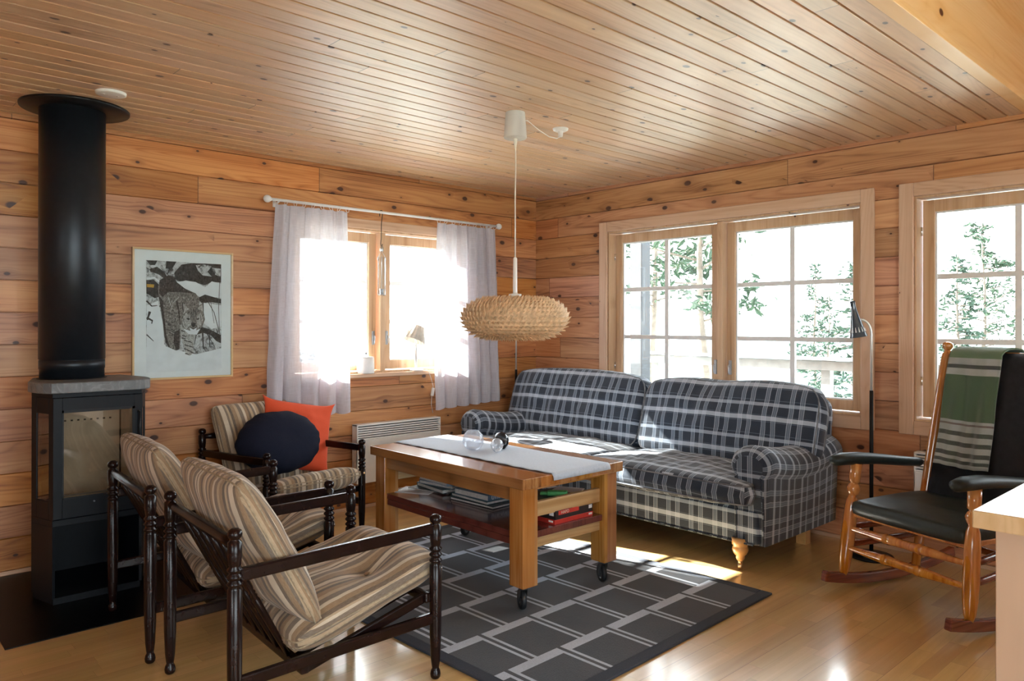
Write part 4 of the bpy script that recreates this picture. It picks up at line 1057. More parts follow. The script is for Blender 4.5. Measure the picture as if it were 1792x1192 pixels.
# ------------------------------------------------------------------ coffee table
ZT = .620; RUG = .0105
tx0, tx1, ty0, ty1 = -2.308, -1.622, -2.262, -1.005
CX_, CYT = (tx0+tx1)/2, (ty0+ty1)/2
t = thing('coffee_table', 'large honey pine coffee table on castors with red-brown lower shelf', 'table', (CX_, CYT, RUG), math.radians(-.6))
hx, hy = (tx1-tx0)/2, (ty1-ty0)/2; zt = ZT-RUG
bm = NB(); box2(bm, (-hx, -hy, zt-.048), (hx, hy, zt)); obj('tabletop', bm, M['tabletop'], t, bevel=.003)
ins, lw = .022, .092
LEG = []
for sx in (-1, 1):
    for sy in (-1, 1):
        x, y = sx*(hx-ins-lw/2), sy*(hy-ins-lw/2); low = .115
        bm = NB(); box2(bm, (x-lw/2, y-lw/2, low), (x+lw/2, y+lw/2, zt-.048)); leg = obj('leg', bm, M['table'], t, bevel=.004)
        # castor
        cz = .046; a = math.radians(64 if sy < 0 else 20); cR = .046
        MC = Matrix.Translation((x, y, 0)) @ Matrix.Rotation(a, 4, 'Z')
        bm = NB(); add_box(bm, (0, 0, low-.003), (.055, .055, .005), MC); lathe(bm, [(.018, low-.018), (.02, low-.006)], MC, 16)
        for s in (-1, 1):
            for q in ((0, 0, low-.02),): pass
            vs = [(-.014, s*.0155, low-.016), (.016, s*.0155, low-.016), (.030, s*.0155, cz+.006), (.030, s*.0155, cz-.010), (.018, s*.0155, cz-.012)]
            A = [bm.verts.new(MC @ Vector(v)) for v in vs]; Bq = [bm.verts.new(MC @ Vector((v[0], v[1]+s*.003, v[2]))) for v in vs]
            bm.faces.new(A); bm.faces.new(Bq[::-1])
            for i in range(5): bm.faces.new((A[i], A[(i+1) % 5], Bq[(i+1) % 5], Bq[i]))
        c = obj('castor', bm, M['fork'], leg)
        bm = NB(); MW = MC @ Matrix.Translation((.023, 0, cz)) @ Matrix.Rotation(PI/2, 4, 'X')
        lathe(bm, [(.028, -.010), (cR-.003, -.011), (cR, -.006), (cR, .006), (cR-.003, .011), (.028, .010)], MW, 32, closed_ends=False)
        lathe(bm, [(.006, -.008), (.027, -.006), (.028, -.010), ], MW, 32, closed_ends=False, mi=1); lathe(bm, [(.006, .008), (.027, .006), (.028, .010)], MW, 32, closed_ends=False, mi=1); lathe(bm, [(.006, -.013), (.006, .013)], MW, 12, mi=1)
        obj('castor_wheel', bm, [M['rubber'], M['fork']], c)
ix, iy = hx-ins-.012, hy-ins-.012
for xa in (-ix, ix-.025):
    bm = NB(); box2(bm, (xa, -iy+lw-.012, zt-.115), (xa+.025, iy-lw+.012, zt-.048)); obj('apron', bm, M['tabletop'], t, bevel=.002)
for s in (-1, 1):
    y0, y1 = sorted((s*(iy-.02), s*(iy-.045)))
    bm = NB(); box2(bm, (-ix+lw-.012, y0, zt-.07), (ix-lw+.012, y1, zt-.048)); obj('apron', bm, M['table'], t)
    bm = NB(); box2(bm, (-ix+lw-.012, y0, .415), (ix-lw+.012, y1, .482)); obj('end_rail', bm, M['tablerail'], t, bevel=.002)
    bm = NB(); box2(bm, (-ix+lw-.012, y0, .275), (ix-lw+.012, y1, .325)); obj('end_rail', bm, M['tablerail'], t, bevel=.002)
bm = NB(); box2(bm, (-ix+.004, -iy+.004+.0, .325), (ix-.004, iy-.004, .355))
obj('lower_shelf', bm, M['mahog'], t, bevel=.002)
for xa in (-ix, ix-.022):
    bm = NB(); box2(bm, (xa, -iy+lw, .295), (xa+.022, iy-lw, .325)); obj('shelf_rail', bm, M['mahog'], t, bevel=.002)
SH = .355+RUG+.0005    # top of the shelf
# table runner
bm = NB(); rw0, rw1 = -2.135, -1.735; N1, N2 = 20, 70; rows = []
yA, yB = -.985, -2.262
for j in range(N2+1):
    row = []
    for i in range(N1+1):
        u = i/N1; x = rw0+(rw1-rw0)*u
        v = j/N2*1.31; y = yA-v; z = ZT+.0035+abs(warp_noise((x, y, 0), 6, .003, 2))+(.0012*math.sin(y*60+x*6) if i < 3 else 0)
        if y < yB-.004: 
            over = (yB-.004)-y; y = yB-.004-.006*min(1, over*60); z = ZT+.003-over
        row.append(bm.verts.new((x+.006*math.sin(v*5), y, z)))
    rows.append(row)
for a, b in zip(rows, rows[1:]):
    for i in range(N1): bm.faces.new((a[i], b[i], b[i+1], a[i+1])).smooth = True
o = obj('table_runner', bm, M['runner'], fix=False); sm = o.modifiers.new('solid', 'SOLIDIFY'); sm.thickness = .0016; sm.offset = 1
tag(o, 'light blue-grey linen table runner along the coffee table', 'table runner')
# glass things
bm = NB(); lathe(bm, [(.0, 0), (.024, .001), (.044, .014), (.0565, .036), (.0585, .058), (.050, .084), (.034, .102), (.030, .106)], n=40, closed_ends=False); 
lathe(bm, [(.028, .106), (.032, .101), (.048, .083), (.056, .058), (.054, .036), (.042, .016), (.022, .004), (0, .003)], n=40, closed_ends=False); lathe(bm, [(.028, .106), (.030, .106)], n=40, closed_ends=False)
tag(obj('glass_bowl', bm, M['bubble'], loc=(-1.985, -1.525, ZT+.0055)), 'round thin clear glass bubble bowl on the grey table runner', 'glass bowl')
def skull(name, mat, loc, s, rz, label, mth):
    bm = NB(); r = bmesh.ops.create_icosphere(bm, subdivisions=4, radius=1)
    for v in bm.verts:
        c = v.co.copy(); x, y, z = c
        f = 1.0
        d = Vector((x, y, z)).normalized()
        for ex in (-.38, .38):
            g = math.exp(-((d-Vector((ex, -.85, -.02)).normalized()).length/.26)**2); f -= .22*g
        f -= .14*math.exp(-((d-Vector((0, -.9, -.36)).normalized()).length/.14)**2)
        f += .05*math.exp(-((d-Vector((0, -.9, .30)).normalized()).length/.45)**2)
        if z < -.30: f *= 1-.20*(-z-.3)*(1 if y < 0 else 1.5)
        if y < 0 and z < -.45: f += .20*math.exp(-((d-Vector((0, -.75, -.75)).normalized()).length/.30)**2) + .012*math.sin(x*40)
        if abs(x) > .5 and z < 0: f *= 1-.10*(abs(x)-.5)
        v.co = Vector((x*f*.80, y*f*1.0, z*f*.92))*s
    zmin = min(v.co.z for v in bm.verts)
    for v in bm.verts: v.co.z = max(v.co.z-zmin, .0)
    for f in bm.faces: f.smooth = True
    o = obj(name, bm, mat, loc=loc); o.rotation_euler = (0, 0, rz); tag(o, label, 'candle holder'); return o
skull('glass_skull', M['smoke'], (-1.842, -1.592, ZT+.0055), .053, math.radians(-20), 'black glass skull candle holder behind the clear one on the table runner', 0)
skull('glass_skull', M['crystal'], (-1.935, -1.662, ZT+.0055), .043, math.radians(-45), 'small clear glass skull candle holder in front of the black one', 0)

# ------------------------------------------------------------------ things on the shelf
def text_mesh(s, size, mat, name, parent, M_, extr=.0004):
    cu = bpy.data.curves.new(name, 'FONT'); cu.body = s; cu.size = size; cu.extrude = extr; cu.align_x = 'CENTER'; cu.align_y = 'CENTER'; cu.materials.append(mat)
    tmp = bpy.data.objects.new(name+'_tmp', cu); COL.objects.link(tmp); dg = bpy.context.evaluated_depsgraph_get(); dg.update()
    me = bpy.data.meshes.new_from_object(tmp.evaluated_get(dg)); bpy.data.objects.remove(tmp)
    o = bpy.data.objects.new(name, me); COL.objects.link(o); o.parent = parent; o.matrix_local = M_; return o
def book(name, label, cover, c, w, d, h, rz, spine='x-', txt=None, cat='book', tilt=0):
    """w along x, d along y. pages show on the three sides away from the spine"""
    t = thing(name, label, cat, c, rz)
    if tilt: t.rotation_euler[1] = tilt
    th = min(.0028, h*.18); bm = NB()
    box2(bm, (-w/2, -d/2, 0), (w/2, d/2, th)); box2(bm, (-w/2, -d/2, h-th), (w/2, d/2, h))
    if spine == 'x-': box2(bm, (-w/2, -d/2, th), (-w/2+.003, d/2, h-th)); pg = ((-w/2+.003, -d/2+.004), (w/2-.004, d/2-.004))
    elif spine == 'y-': box2(bm, (-w/2, -d/2, th), (w/2, -d/2+.003, h-th)); pg = ((-w/2+.004, -d/2+.003), (w/2-.004, d/2-.004))
    else: box2(bm, (-w/2, d/2-.003, th), (w/2, d/2, h-th)); pg = ((-w/2+.004, -d/2+.004), (w/2-.004, d/2-.003))
    obj('cover', bm, cover, t, bevel=.0006)
    bm = NB(); box2(bm, (*pg[0], th), (*pg[1], h-th)); obj('page_block', bm, M['pages'], t)
    if txt: text_mesh(txt, h*.95, M['paper'], 'spine_lettering', t, Matrix.Translation((0, -d/2-.0004, h/2)) @ Matrix.Rotation(PI/2, 4, 'X'))
    return t
BX0, BY0 = -1.975, -1.60
SG = 'books stacked on the lower shelf of the coffee table'
z = SH
book('book', 'thin dark book lowest in the stack on the coffee table shelf', M['bookdark'], (BX0, BY0-.02, z), .22, .33, .014, .05, 'y+', group if False else None) if False else book('book', 'thin dark book lowest in the stack on the coffee table shelf', M['bookdark'], (BX0, BY0-.02, z), .22, .33, .014, .05, 'y+'); z += .0145
book('book', 'teal covered book second from the bottom of the table shelf stack', M['bookteal'], (BX0+.005, BY0-.0, z), .215, .30, .017, -.02, 'y+'); z += .0175
book('book', 'thick pale-paged book with lettered blue-grey spine, in the middle of the shelf stack', M['bookblue'], (BX0+.0, BY0-.01, z), .20, .27, .030, .03, 'y-', 'UTICANDIC'); z += .0305
book('book', 'blue book on top of the stack on the table shelf', M['bookteal'], (BX0+.02, BY0+.03, z), .19, .25, .024, -.04, 'y+'); z += .0245
bm = NB(); n = 12
for k in range(2):
    vs = []
    for i in range(n+1):
        u = i/n; vs.append((bm.verts.new((-.13+.26*u, -.10, .004*k+.012*math.sin(u*PI)+.002)), bm.verts.new((-.13+.26*u, .10, .004*k+.012*math.sin(u*PI)+.002))))
    for a, b in zip(vs, vs[1:]): bm.faces.new((a[0], b[0], b[1], a[1])).smooth = True
z2 = SH
book('magazine', 'dark magazine under a light blue one at the far end of the table shelf', M['bookdark'], (-1.96, -1.20, z2), .22, .29, .006, .25, 'y+', cat='magazine'); z2 += .0065
book('book', 'slim dark teal book between two magazines at the far end of the table shelf', M['bookteal'], (-1.95, -1.235, z2), .21, .28, .022, -.1, 'y+'); z2 += .0225
book('book', 'blue-grey book second from the top of the far shelf pile', M['bookblue'], (-1.94, -1.25, z2), .20, .27, .020, .12, 'y+'); z2 += .0205
book('magazine', 'light blue magazine on top of the far pile on the table shelf', M['booklight'], (-1.945, -1.255, z2), .21, .28, .026, -.06, 'y-', cat='magazine'); z2 += .0265
bm.free()
bm = NB(); add_box(bm, (0, 0, .001), (.15, .21, .002)); o = obj('paper_sheet', bm, M['paper'], loc=(-2.10, -1.17, SH)); o.rotation_euler = (0, 0, .5); tag(o, 'loose white paper sheet near the far end of the table shelf', 'paper')
# game boxes at the near end
GBX, GBY = -1.925, -2.083
def game(label, z, h, m1, txt=None, rz=0., off=(0, 0), sz=(.27, .25), band=True):
    t = thing('game_box', label, 'game box', (GBX+off[0], GBY+off[1], z), rz); w, d = sz
    bm = NB(); box2(bm, (-w/2+.0015, -d/2+.0015, 0), (w/2-.0015, d/2-.0015, h*.5)); obj('box_bottom', bm, m1[0], t, bevel=.001)
    bm = NB(); box2(bm, (-w/2, -d/2, h*.38), (w/2, d/2, h)); o = obj('box_lid', bm, m1[1], t, bevel=.001)
    bm = NB(); box2(bm, (w/2-.032, -d/2-.0008, h*.4), (w/2-.008, -d/2-.0001, h*.8)); box2(bm, (-w/2-.0008, -d/2+.012, h*.4), (-w/2-.0001, -d/2+.040, h*.8)); obj('white_sticker', bm, M['paper'], t)
    if txt:
        bm = NB(); box2(bm, (-w/2+.02, -d/2-.0009, h*.48), (.03, -d/2-.0003, h*.96)); obj('red_title_panel', bm, M['redbox'], t)
        text_mesh(txt, h*.5, M['cream'], 'lettering', t, Matrix.Translation((-w/2+.065, -d/2-.0012, h*.72)) @ Matrix.Rotation(PI/2, 4, 'X'))
    return t
game('flat red and orange game box lowest at the near end of the table shelf', SH, .022, (M['redbox'], M['redbox']))
game('black game box with red lettered panel on top of the flat red one', SH+.0225, .042, (M['blackbox'], M['blackbox']), 'HAFO', rz=.02)
game('plain black box uppermost of the boxes at the near end of the table shelf', SH+.065, .035, (M['blackbox'], M['blackbox']), rz=-.05, off=(.01, .02), sz=(.26, .22))
bm = NB(); add_box(bm, (0, 0, .012), (.05, .10, .022)); add_box(bm, (.0, .06, .010), (.035, .05, .016))
o = obj('green_case', bm, M['green'], loc=(-1.93, -2.10, SH+.1005), bevel=.006); o.rotation_euler = (0, 0, .7); tag(o, 'small bright green plastic case on the black boxes of the table shelf', 'case')
bm = NB(); add_box(bm, (0, 0, .0015), (.11, .14, .003)); o = obj('folded_leaflet', bm, M['paper'], loc=(-1.80, -2.05, SH+.1005)); o.rotation_euler = (0, 0, .4); tag(o, 'folded white leaflet lying beside the green case on the boxes', 'leaflet')

# ------------------------------------------------------------------ plaid sofa
SY0, SY1 = -2.70, -.20           # outer ends
t = thing('sofa', 'large grey and white plaid sofa with rolled arms on turned wooden feet', 'sofa', (-.55, (SY0+SY1)/2, 0))
OX, OY = -.55, (SY0+SY1)/2
def L(x, y, z): return Vector((x-OX, y-OY, z))
AW = .20
# frame/base with skirt
bm = NB(); box2(bm, L(-.995, SY0+.045, .145), L(-.10, SY1-.045, .335)); o = obj('base', bm, M['plaid'], t, bevel=.025, uv=True, seg=4)
pts = [L(-.968, SY1-.05, .147)] + [L(-.968, SY0+.05, .147)]
bm = NB(); tube(bm, [L(-.996, SY1-.08, .150), L(-.996, SY0+.08, .150)], .006, 8); obj('piping', bm, M['plaid'], o, uv=True)
# back
bm, sa, sb = cushion(SY1-SY0-.14, .66, .17, rim=.10, q=.4, p=3, corner=.02, cm=12, n=40, seed=31, wr=.003)
MBk = Matrix.Translation(L(-.155, (SY0+SY1)/2, .52)) @ Matrix.Rotation(math.radians(7), 4, 'Y') @ Matrix(((0, 0, -1, 0), (-1, 0, 0, 0), (0, 1, 0, 0), (0, 0, 0, 1)))
bm.transform(MBk); obj('back_frame', bm, M['plaid'], t, fix=False)
# arms: section in y-z, swept along x with a dipping top
def arm(s):
    yc = SY1-.10 if s > 0 else SY0+.10
    bm = NB(); uvl = bm.loops.layers.uv.new('UVMap')
    prof = []   # (offset from centre y outward, z fraction) closed loop
    n = 22
    for k in range(n+1):
        a = -PI*.22+(PI*1.44)*k/n; prof.append((math.cos(a)*.122, math.sin(a)*.098, 1))
    prof = [(.080, None, 0)]+prof+[(-.080, None, 0)]
    xs = [-1.005, -1.0, -.985, -.965, -.94, -.90, -.86, -.78, -.70, -.62, -.54, -.46, -.38, -.30, -.22, -.15]
    rings = []
    for x in xs:
        tt = (x+1.005)/.9; f = min(1, max(0, (x+1.005)/.06)); sh = .66+.34*math.sqrt(max(0, 1-(1-f)**2))
        zt = .572-.045*math.sin(min(1, max(0, (tt-.05)/.9))*PI)-.015*tt
        ring = []
        for (oy, oz, roll_) in prof:
            if roll_: y = yc+s*oy*sh; z = zt+oz*sh-(.02*(1-f)*1)
            else: y = yc+s*oy*(.9+.1*f); z = .147
            ring.append(bm.verts.new(L(max(x, -.975) if not roll_ else x, y, z)))
        rings.append(ring)
    # add a middle row to side panels by splitting: simple quads are fine
    m = len(rings[0]); per = [0]
    for k in range(1, m): per.append(per[-1]+(rings[5][k].co-rings[5][k-1].co).length)
    fs = []
    for ri, (a, b) in enumerate(zip(rings, rings[1:])):
        for k in range(m-1):
            f = bm.faces.new((a[k], a[k+1], b[k+1], b[k])); f.smooth = True
            for l, (xx, kk) in zip(f.loops, ((xs[ri], k), (xs[ri], k+1), (xs[ri+1], k+1), (xs[ri+1], k))): l[uvl].uv = (per[kk], xx*1.35)
    for R_, r2 in ((rings[0], 0), (rings[-1], 1)):
        f = bm.faces.new(R_)
        for l in f.loops: l[uvl].uv = (l.vert.co.y, l.vert.co.z)
    o = obj('arm', bm, M['plaid'], t)
    bm = NB(); tube(bm, [v for v in [Vector(p.co) for p in []]] or [L(-1.0, yc+s*.078, .16), L(-1.0, yc+s*.08, .50)], .005, 6); tube(bm, [L(-1.0, yc-s*.078, .16), L(-1.0, yc-s*.08, .50)], .005, 6); obj('piping', bm, M['plaid'], o, uv=True)
    return o
arm(1); arm(-1)
# seat cushions with an ear in front of each arm
mid = -1.50
def seat(y0, y1, ear, seed):
    w = y1-y0; d = .86; s = 1 if ear == 'hi' else -1
    def ol(x, y, u, v):   # x -> along sofa y ; y -> depth (v=-1 front)
        f = 1/(1+math.exp((v+.70)*22))
        if u*s > 0: x += s*.16*f*abs(u)
        y -= .025*(1-u*u)*f
        return x, y
    bm, sa, sb = cushion(w-.006, d+.02, .205, rim=.10, q=.5, p=2.6, corner=.035, cm=14, seed=seed, wr=.007, n=44, outline=ol, bot=.9, uvoff=(y0, 0))
    MS = Matrix.Translation(L(-.685, (y0+y1)/2, .405)) @ Matrix.Rotation(math.radians(2.5), 4, 'Y') @ Matrix(((0, 1, 0, 0), (1, 0, 0, 0), (0, 0, 1, 0), (0, 0, 0, 1)))
    bm.transform(MS); o = obj('seat_cushion', bm, M['plaid'], t)
    obj('piping', piping([[MS @ c for c in sa], [MS @ c for c in sb]], .0045), M['pipingp'], o)
M['pipingp'] = plain('grey_piping', (.17, .18, .20), .9, var=.5, nscale=18)
seat(mid, SY1-.205, 'hi', 41); seat(SY0+.205, mid, 'lo', 47)
def backc(y0, y1, seed, zc, tilt, rz, corner=.06, flop=0, xo=-.36):
    w = y1-y0; h = .52
    def ol(x, y, u, v):
        # rounded, slumped outline
        y += -.03*(u*u)*(v > 0)*abs(v) + flop*u*(v > .0)*.04
        x *= 1-.035*max(0, v)**3
        if seed == 53: y -= .022*math.exp(-((u+.05)/.35)**2)*max(0, v)
        return x, y
    bm, sa, sb = cushion(w, h, .25, rim=.135, q=.5, p=2.3, corner=corner, cm=7, seed=seed, wr=.012, n=44, outline=ol, uvoff=(seed*.07, 0), tufts=[(w*.10*(-1 if seed % 2 else 1), h*.46)] if seed == 53 else (), tuft_r=.12, tuft_d=.45)
    dx = math.sin(tilt); 
    MS = Matrix.Translation(L(xo, (y0+y1)/2, zc)) @ Matrix.Rotation(rz, 4, 'Z') @ Matrix.Rotation(tilt, 4, 'Y') @ Matrix(((0, 0, -1, 0), (-1, 0, 0, 0), (0, 1, 0, 0), (0, 0, 0, 1)))
    bm.transform(MS); o = obj('back_cushion', bm, M['plaid'], t)
    obj('piping', piping([[MS @ c for c in sa], [MS @ c for c in sb]], .0045), M['pipingp'], o)
backc(-1.475, -.165, 52, .70, math.radians(17), 0, xo=-.37)
backc(-2.70, -1.50, 53, .70, math.radians(17), math.radians(1), xo=-.385, flop=.15)
def foot(x, y, h, turned=True):
    bm = NB()
    if turned: lathe(bm, [(.010, .040), (.012, .045), (.020, .052), (.024, .062), (.022, .072), (.034, .085), (.043, .105), (.040, .120), (.036, .128), (.044, .134), (.044, h)], Matrix.Translation(L(x, y, 0)), 24)
    else: box2(bm, L(x-.03, y-.03, .0), L(x+.03, y+.03, h))
    o = obj('foot', bm, M['footwood'], t)
    if turned:
        bm = NB(); lathe(bm, [(.012, .030), (.013, .052)], Matrix.Translation(L(x, y, 0)), 14); lathe(bm, [(.006, -.012), (.017, -.011), (.019, -.006), (.019, .006), (.017, .011), (.006, .012)], Matrix.Translation(L(x, y, .0195)) @ Matrix.Rotation(.5, 4, 'Z') @ Matrix.Rotation(PI/2, 4, 'X'), 24); obj('brass_castor', bm, M['brass'], o)
M['brass'] = plain('aged_brass', (.70, .55, .36), .28, metal=1, var=.15)
for y in (SY0+.165, SY1-.165): foot(-.975, y, .17); foot(-.26, y-.0, .155, False)

# ------------------------------------------------------------------ floor lamps
def floor_lamp(name, label, x, y, yawr):
    t = thing(name, label, 'lamp', (x, y, 0))
    bm = NB(); lathe(bm, [(.0, 0), (.115, 0), (.118, .006), (.112, .014), (.02, .020), (.013, .035), (0, .036)], n=44, closed_ends=False); obj('lamp_base', bm, M['blackm'], t)
    bm = NB(); tube(bm, [(0, 0, .02), (0, 0, .935)], .0105, 14); obj('lower_pole', bm, M['blackm'], t)
    c, s = math.cos(yawr), math.sin(yawr)
    bm = NB(); pts = [(0, 0, .93), (0, 0, 1.24)]+[(c*(.065*(1-math.cos(a))), s*(.065*(1-math.cos(a))), 1.25+.085*math.sin(a)) for a in [PI/2*k/8 for k in range(9)]]+[(c*.085, s*.085, 1.335)]
    tube(bm, pts, .0065, 12); obj('upper_pole', bm, M['polepaint'], t)
    bm = NB(); MH = Matrix.Translation((c*.09, s*.09, 1.335)) @ Matrix.Rotation(yawr, 4, 'Z') @ Matrix.Rotation(math.radians(10), 4, 'Y')
    lathe(bm, [(.0, .105), (.015, .105), (.014, .09), (.0135, .070), (.017, .045), (.024, .01), (.034, -.04), (.045, -.092), (.048, -.100)], MH, 32, closed_ends=False)
    lathe(bm, [(.0465, -.100), (.044, -.092), (.032, -.035), (.0, -.03)], MH, 32, closed_ends=False, mi=1)
    lathe(bm, [(.048, -.100), (.0465, -.100)], MH, 32, closed_ends=False, mi=2)
    for k in range(14):   # slots near the rim
        a = 2*PI*k/14; p = MH @ Vector((math.cos(a)*.0405, math.sin(a)*.0405, -.072)); q = MH @ Vector((math.cos(a)*.035, math.sin(a)*.035, -.044))
        tube(bm, [p, q], [.0036, .001], 6, mi=1)
    obj('lamp_shade', bm, [M['bluegrey'], M['white'], M['chrome']], t)
    bm = NB(); ellipsoid(bm, MH @ Vector((0, 0, -.065)), (.02, .02, .028), 14, 10); obj('bulb', bm, M['whitep'], t)
M['jacket'] = plain('black_jacket_cloth', (.009, .0095, .011), .85, var=.3, nscale=30, bump=.1, spec=.3)
M['bluegrey'] = plain('blue_black_enamel', (.045, .065, .085), .2, coat=.8)
floor_lamp('floor_lamp', 'slim black and chrome reading floor lamp between the big window and the rocking chair', -.242, -2.923, math.radians(138))
floor_lamp('floor_lamp', 'slim floor lamp standing in the room corner behind the sofa, half hidden by the pendant', -.357, -.130, math.radians(180))

# ------------------------------------------------------------------ rocking chair  (local +x = forward)
t = thing('rocking_chair', 'amber wooden rocking chair with dark green leather seat and armrests by the right window', 'rocking chair', (-.968, -3.340, 0), math.radians(160.7))
def turned(a, b, prof, nm, mat='amber', par=None, n=18, k=1.28):
    bm = NB(); lathe_ab(bm, [(r*k, z) for r, z in prof], a, b, n); return obj(nm, bm, M[mat], par or t)
def rock_z(x): return .030+ (x+.30)**2*.26     # underside path centre
for s in (-1, 1):
    pts = [(x, s*(.325-.02*(x < -.2)*0), rock_z(x)) for x in [.13-.92*k/22 for k in range(23)]]
    bm = NB(); sweep_rect(bm, pts, .034, .050); obj('rocker', bm, M['redwood'], t, bevel=.006)
    legp = [(.0, 0), (.013, .0), (.019, .05), (.024, .16), (.026, .30), (.025, .55), (.022, .66), (.0165, .70), (.0155, .715), (.022, .74), (.026, .775), (.020, .81), (.015, .82), (.015, .828), (.021, .84), (.022, 1)]
    turned((.0, s*.325, rock_z(0)+.015), (-.065, s*.305, .617), legp, 'front_leg')
    bp = [(.016, 0), (.018, .12), (.0225, .28), (.0225, .45), (.0215, .7), (.0185, .92), (.0165, .945), (.011, .955), (.0105, .962), (.018, .972), (.0215, .983), (.018, .994), (.004, 1)]
    turned((-.44, s*.275, rock_z(-.44)+.015), (-.665, s*.255, 1.215), bp, 'back_post')
    # armrest: padded leather
    bm = NB(); pts = [(.085, s*.318, .632), (.07, s*.318, .637), (.02, s*.316, .642), (-.08, s*.312, .640), (-.2, s*.306, .630), (-.35, s*.295, .612), (-.475, s*.285, .598), (-.50, s*.284, .597)]
    rr = [.012, .026, .031, .031, .028, .025, .023, .012]; rings = tube(bm, pts, rr, 16)
    for ring in rings:
        c = sum((v.co for v in ring), Vector())/len(ring)
        for v in ring: v.co.z = c.z+(v.co.z-c.z)*.98; v.co.y = c.y+(v.co.y-c.y)*1.25
    for f in bm.faces: f.smooth = True
    obj('armrest', bm, M['leather'], t)
    for z, x0 in ((.215, -.012), (.30, -.02)):
        turned((x0, s*.318, z), (-.47, s*.272, z+.02), [(.009, 0), (.012, .2), (.0145, .5), (.012, .8), (.009, 1)], 'side_stretcher', 'redwood')
dbl = [(.008, 0), (.009, .02), (.014, .22), (.0175, .33), (.0195, .345), (.013, .352), (.013, .360), (.0195, .367), (.017, .40), (.0155, .5), (.017, .60), (.0195, .633), (.013, .640), (.013, .648), (.0195, .655), (.0175, .67), (.014, .78), (.009, .98), (.008, 1)]
turned((-.012, -.318, .205), (-.012, .318, .205), dbl, 'front_stretcher'); turned((-.022, -.315, .300), (-.022, .315, .300), dbl, 'front_stretcher')
turned((-.46, -.27, .24), (-.46, .27, .24), [(.009, 0), (.014, .5), (.009, 1)], 'back_stretcher', 'redwood')
bm = NB(); bar(bm, (-.035, -.31, .372), (-.035, .31, .372), .022, .026); bar(bm, (-.035, -.295, .372), (-.49, -.262, .37), .022, .026); bar(bm, (-.035, .295, .372), (-.49, .262, .37), .022, .026); bar(bm, (-.49, -.262, .37), (-.49, .262, .37), .022, .026)
obj('seat_frame', bm, M['amber'], t, bevel=.006)
bm, sa, sb = cushion(.585, .50, .105, rim=.055, q=.45, p=2.8, corner=.03, cm=12, seed=61, wr=.003, n=30)
bm.transform(Matrix.Translation((-.262, 0, .412)) @ Matrix.Rotation(math.radians(1.5), 4, 'Y') @ Matrix(((0, 1, 0, 0), (1, 0, 0, 0), (0, 0, 1, 0), (0, 0, 0, 1)))); obj('seat_pad', bm, M['leather'], t)
def backx(z): return -.44-.225*(z-.09)/1.125
for z, h in ((1.135, .07), (.62, .055), (.50, .05)):
    bm = NB(); w = .262
    pts = [(backx(z)-.03*math.cos(u*PI/2)*1.0, u*w, z) for u in [-1+k/8 for k in range(17)]]
    for p, q in zip(pts, pts[1:]): bar(bm, p, q, .016, h)
    bmesh.ops.remove_doubles(bm, verts=bm.verts, dist=.0006); obj('back_slat', bm, M['amber'], t, bevel=.003)
# leather back pad
bm, sa, sb = cushion(.46, .62, .05, rim=.02, q=.45, p=3, corner=.03, cm=10, seed=66, wr=.003, n=26)
d_ = Vector((-.2, 0, 1)).normalized(); n_ = Vector((1, 0, .2)).normalized()
bm.transform(Matrix(((0, d_.x, n_.x, backx(.80)-.0), (1, 0, 0, 0), (0, d_.z, n_.z, .80), (0, 0, 0, 1)))); obj('back_pad', bm, M['leather'], t)
for k in range(5):
    y = -.2+k*.1; turned((backx(.38)-.0, y*.9, .38), (backx(1.12)-.028, y, 1.12), [(.006, 0), (.009, .4), (.006, 1)], 'back_spindle', n=10)
RCW = t.matrix_world.copy() if False else Matrix.Translation(t.location) @ Matrix.Rotation(math.radians(160.7), 4, 'Z')
# blankets over the back
def drape(name, label, cat, y0, y1, zfront, zback, mat, th, off, seed, flare=0.):
    bm = NB(); uvl = bm.loops.layers.uv.new('UVMap'); path = []
    ztop = 1.150+off
    N = 46
    for k in range(N+1):
        v = k/N
        if v < .62:
            z = zfront+(ztop-.012-zfront)*(v/.62); path.append((backx(z)+.048+off-.02*0, z, v))
        elif v < .72:
            a = (v-.62)/.10*PI; path.append((backx(1.17)-.012+math.cos(a)*(.045+off), ztop-.012+math.sin(a)*.02, v))
        else:
            z = ztop-.012-(ztop-.012-zback)*((v-.72)/.28); path.append((backx(z)-.060-off, z, v))
    NY = 34; rows = []
    for x, z, v in path:
        row = []
        for j in range(NY+1):
            u = j/NY; hang = max(0, 1-(z-zfront)/(ztop-zfront)) if v < .62 else 0
            y = (y0+(y1-y0)*u)+flare*hang*(u-.5)
            x2 = x+(.010*math.sin(u*9+seed)+.006*math.sin(u*23+seed*2))*hang+warp_noise((u*2, z*2, seed), 2, .012, seed)*(v < .62)
            row.append(bm.verts.new((x2, y, z+.004*math.sin(u*7+seed)*hang)))
        rows.append(row)
    for k, (a, b) in enumerate(zip(rows, rows[1:])):
        for j in range(NY):
            f = bm.faces.new((a[j], a[j+1], b[j+1], b[j])); f.smooth = True
            for l, (jj, kk) in zip(f.loops, ((j, k), (j+1, k), (j+1, k+1), (j, k+1))):
                vv = kk/N; l[uvl].uv = (jj/NY*.6, vv/.66 if vv < .66 else 1-(vv-.66))
    o = obj(name, bm, mat, fix=False); sm = o.modifiers.new('solid', 'SOLIDIFY'); sm.thickness = th; sm.offset = 0
    o.matrix_world = RCW; tag(o, label, cat); return o
drape('wool_blanket', 'green wool blanket with grey stripes folded over the rocking chair back', 'blanket', -.180, .085, .61, .80, M['blanket'], .009, .032, 1.0, flare=.0)
drape('black_jacket', 'black jacket hanging over the rocking chair back beside the green blanket', 'jacket', -.19, .27, .44, .62, M['jacket'] if 'jacket' in M else M['blackm'], .010, .004, 2.0, flare=.05)

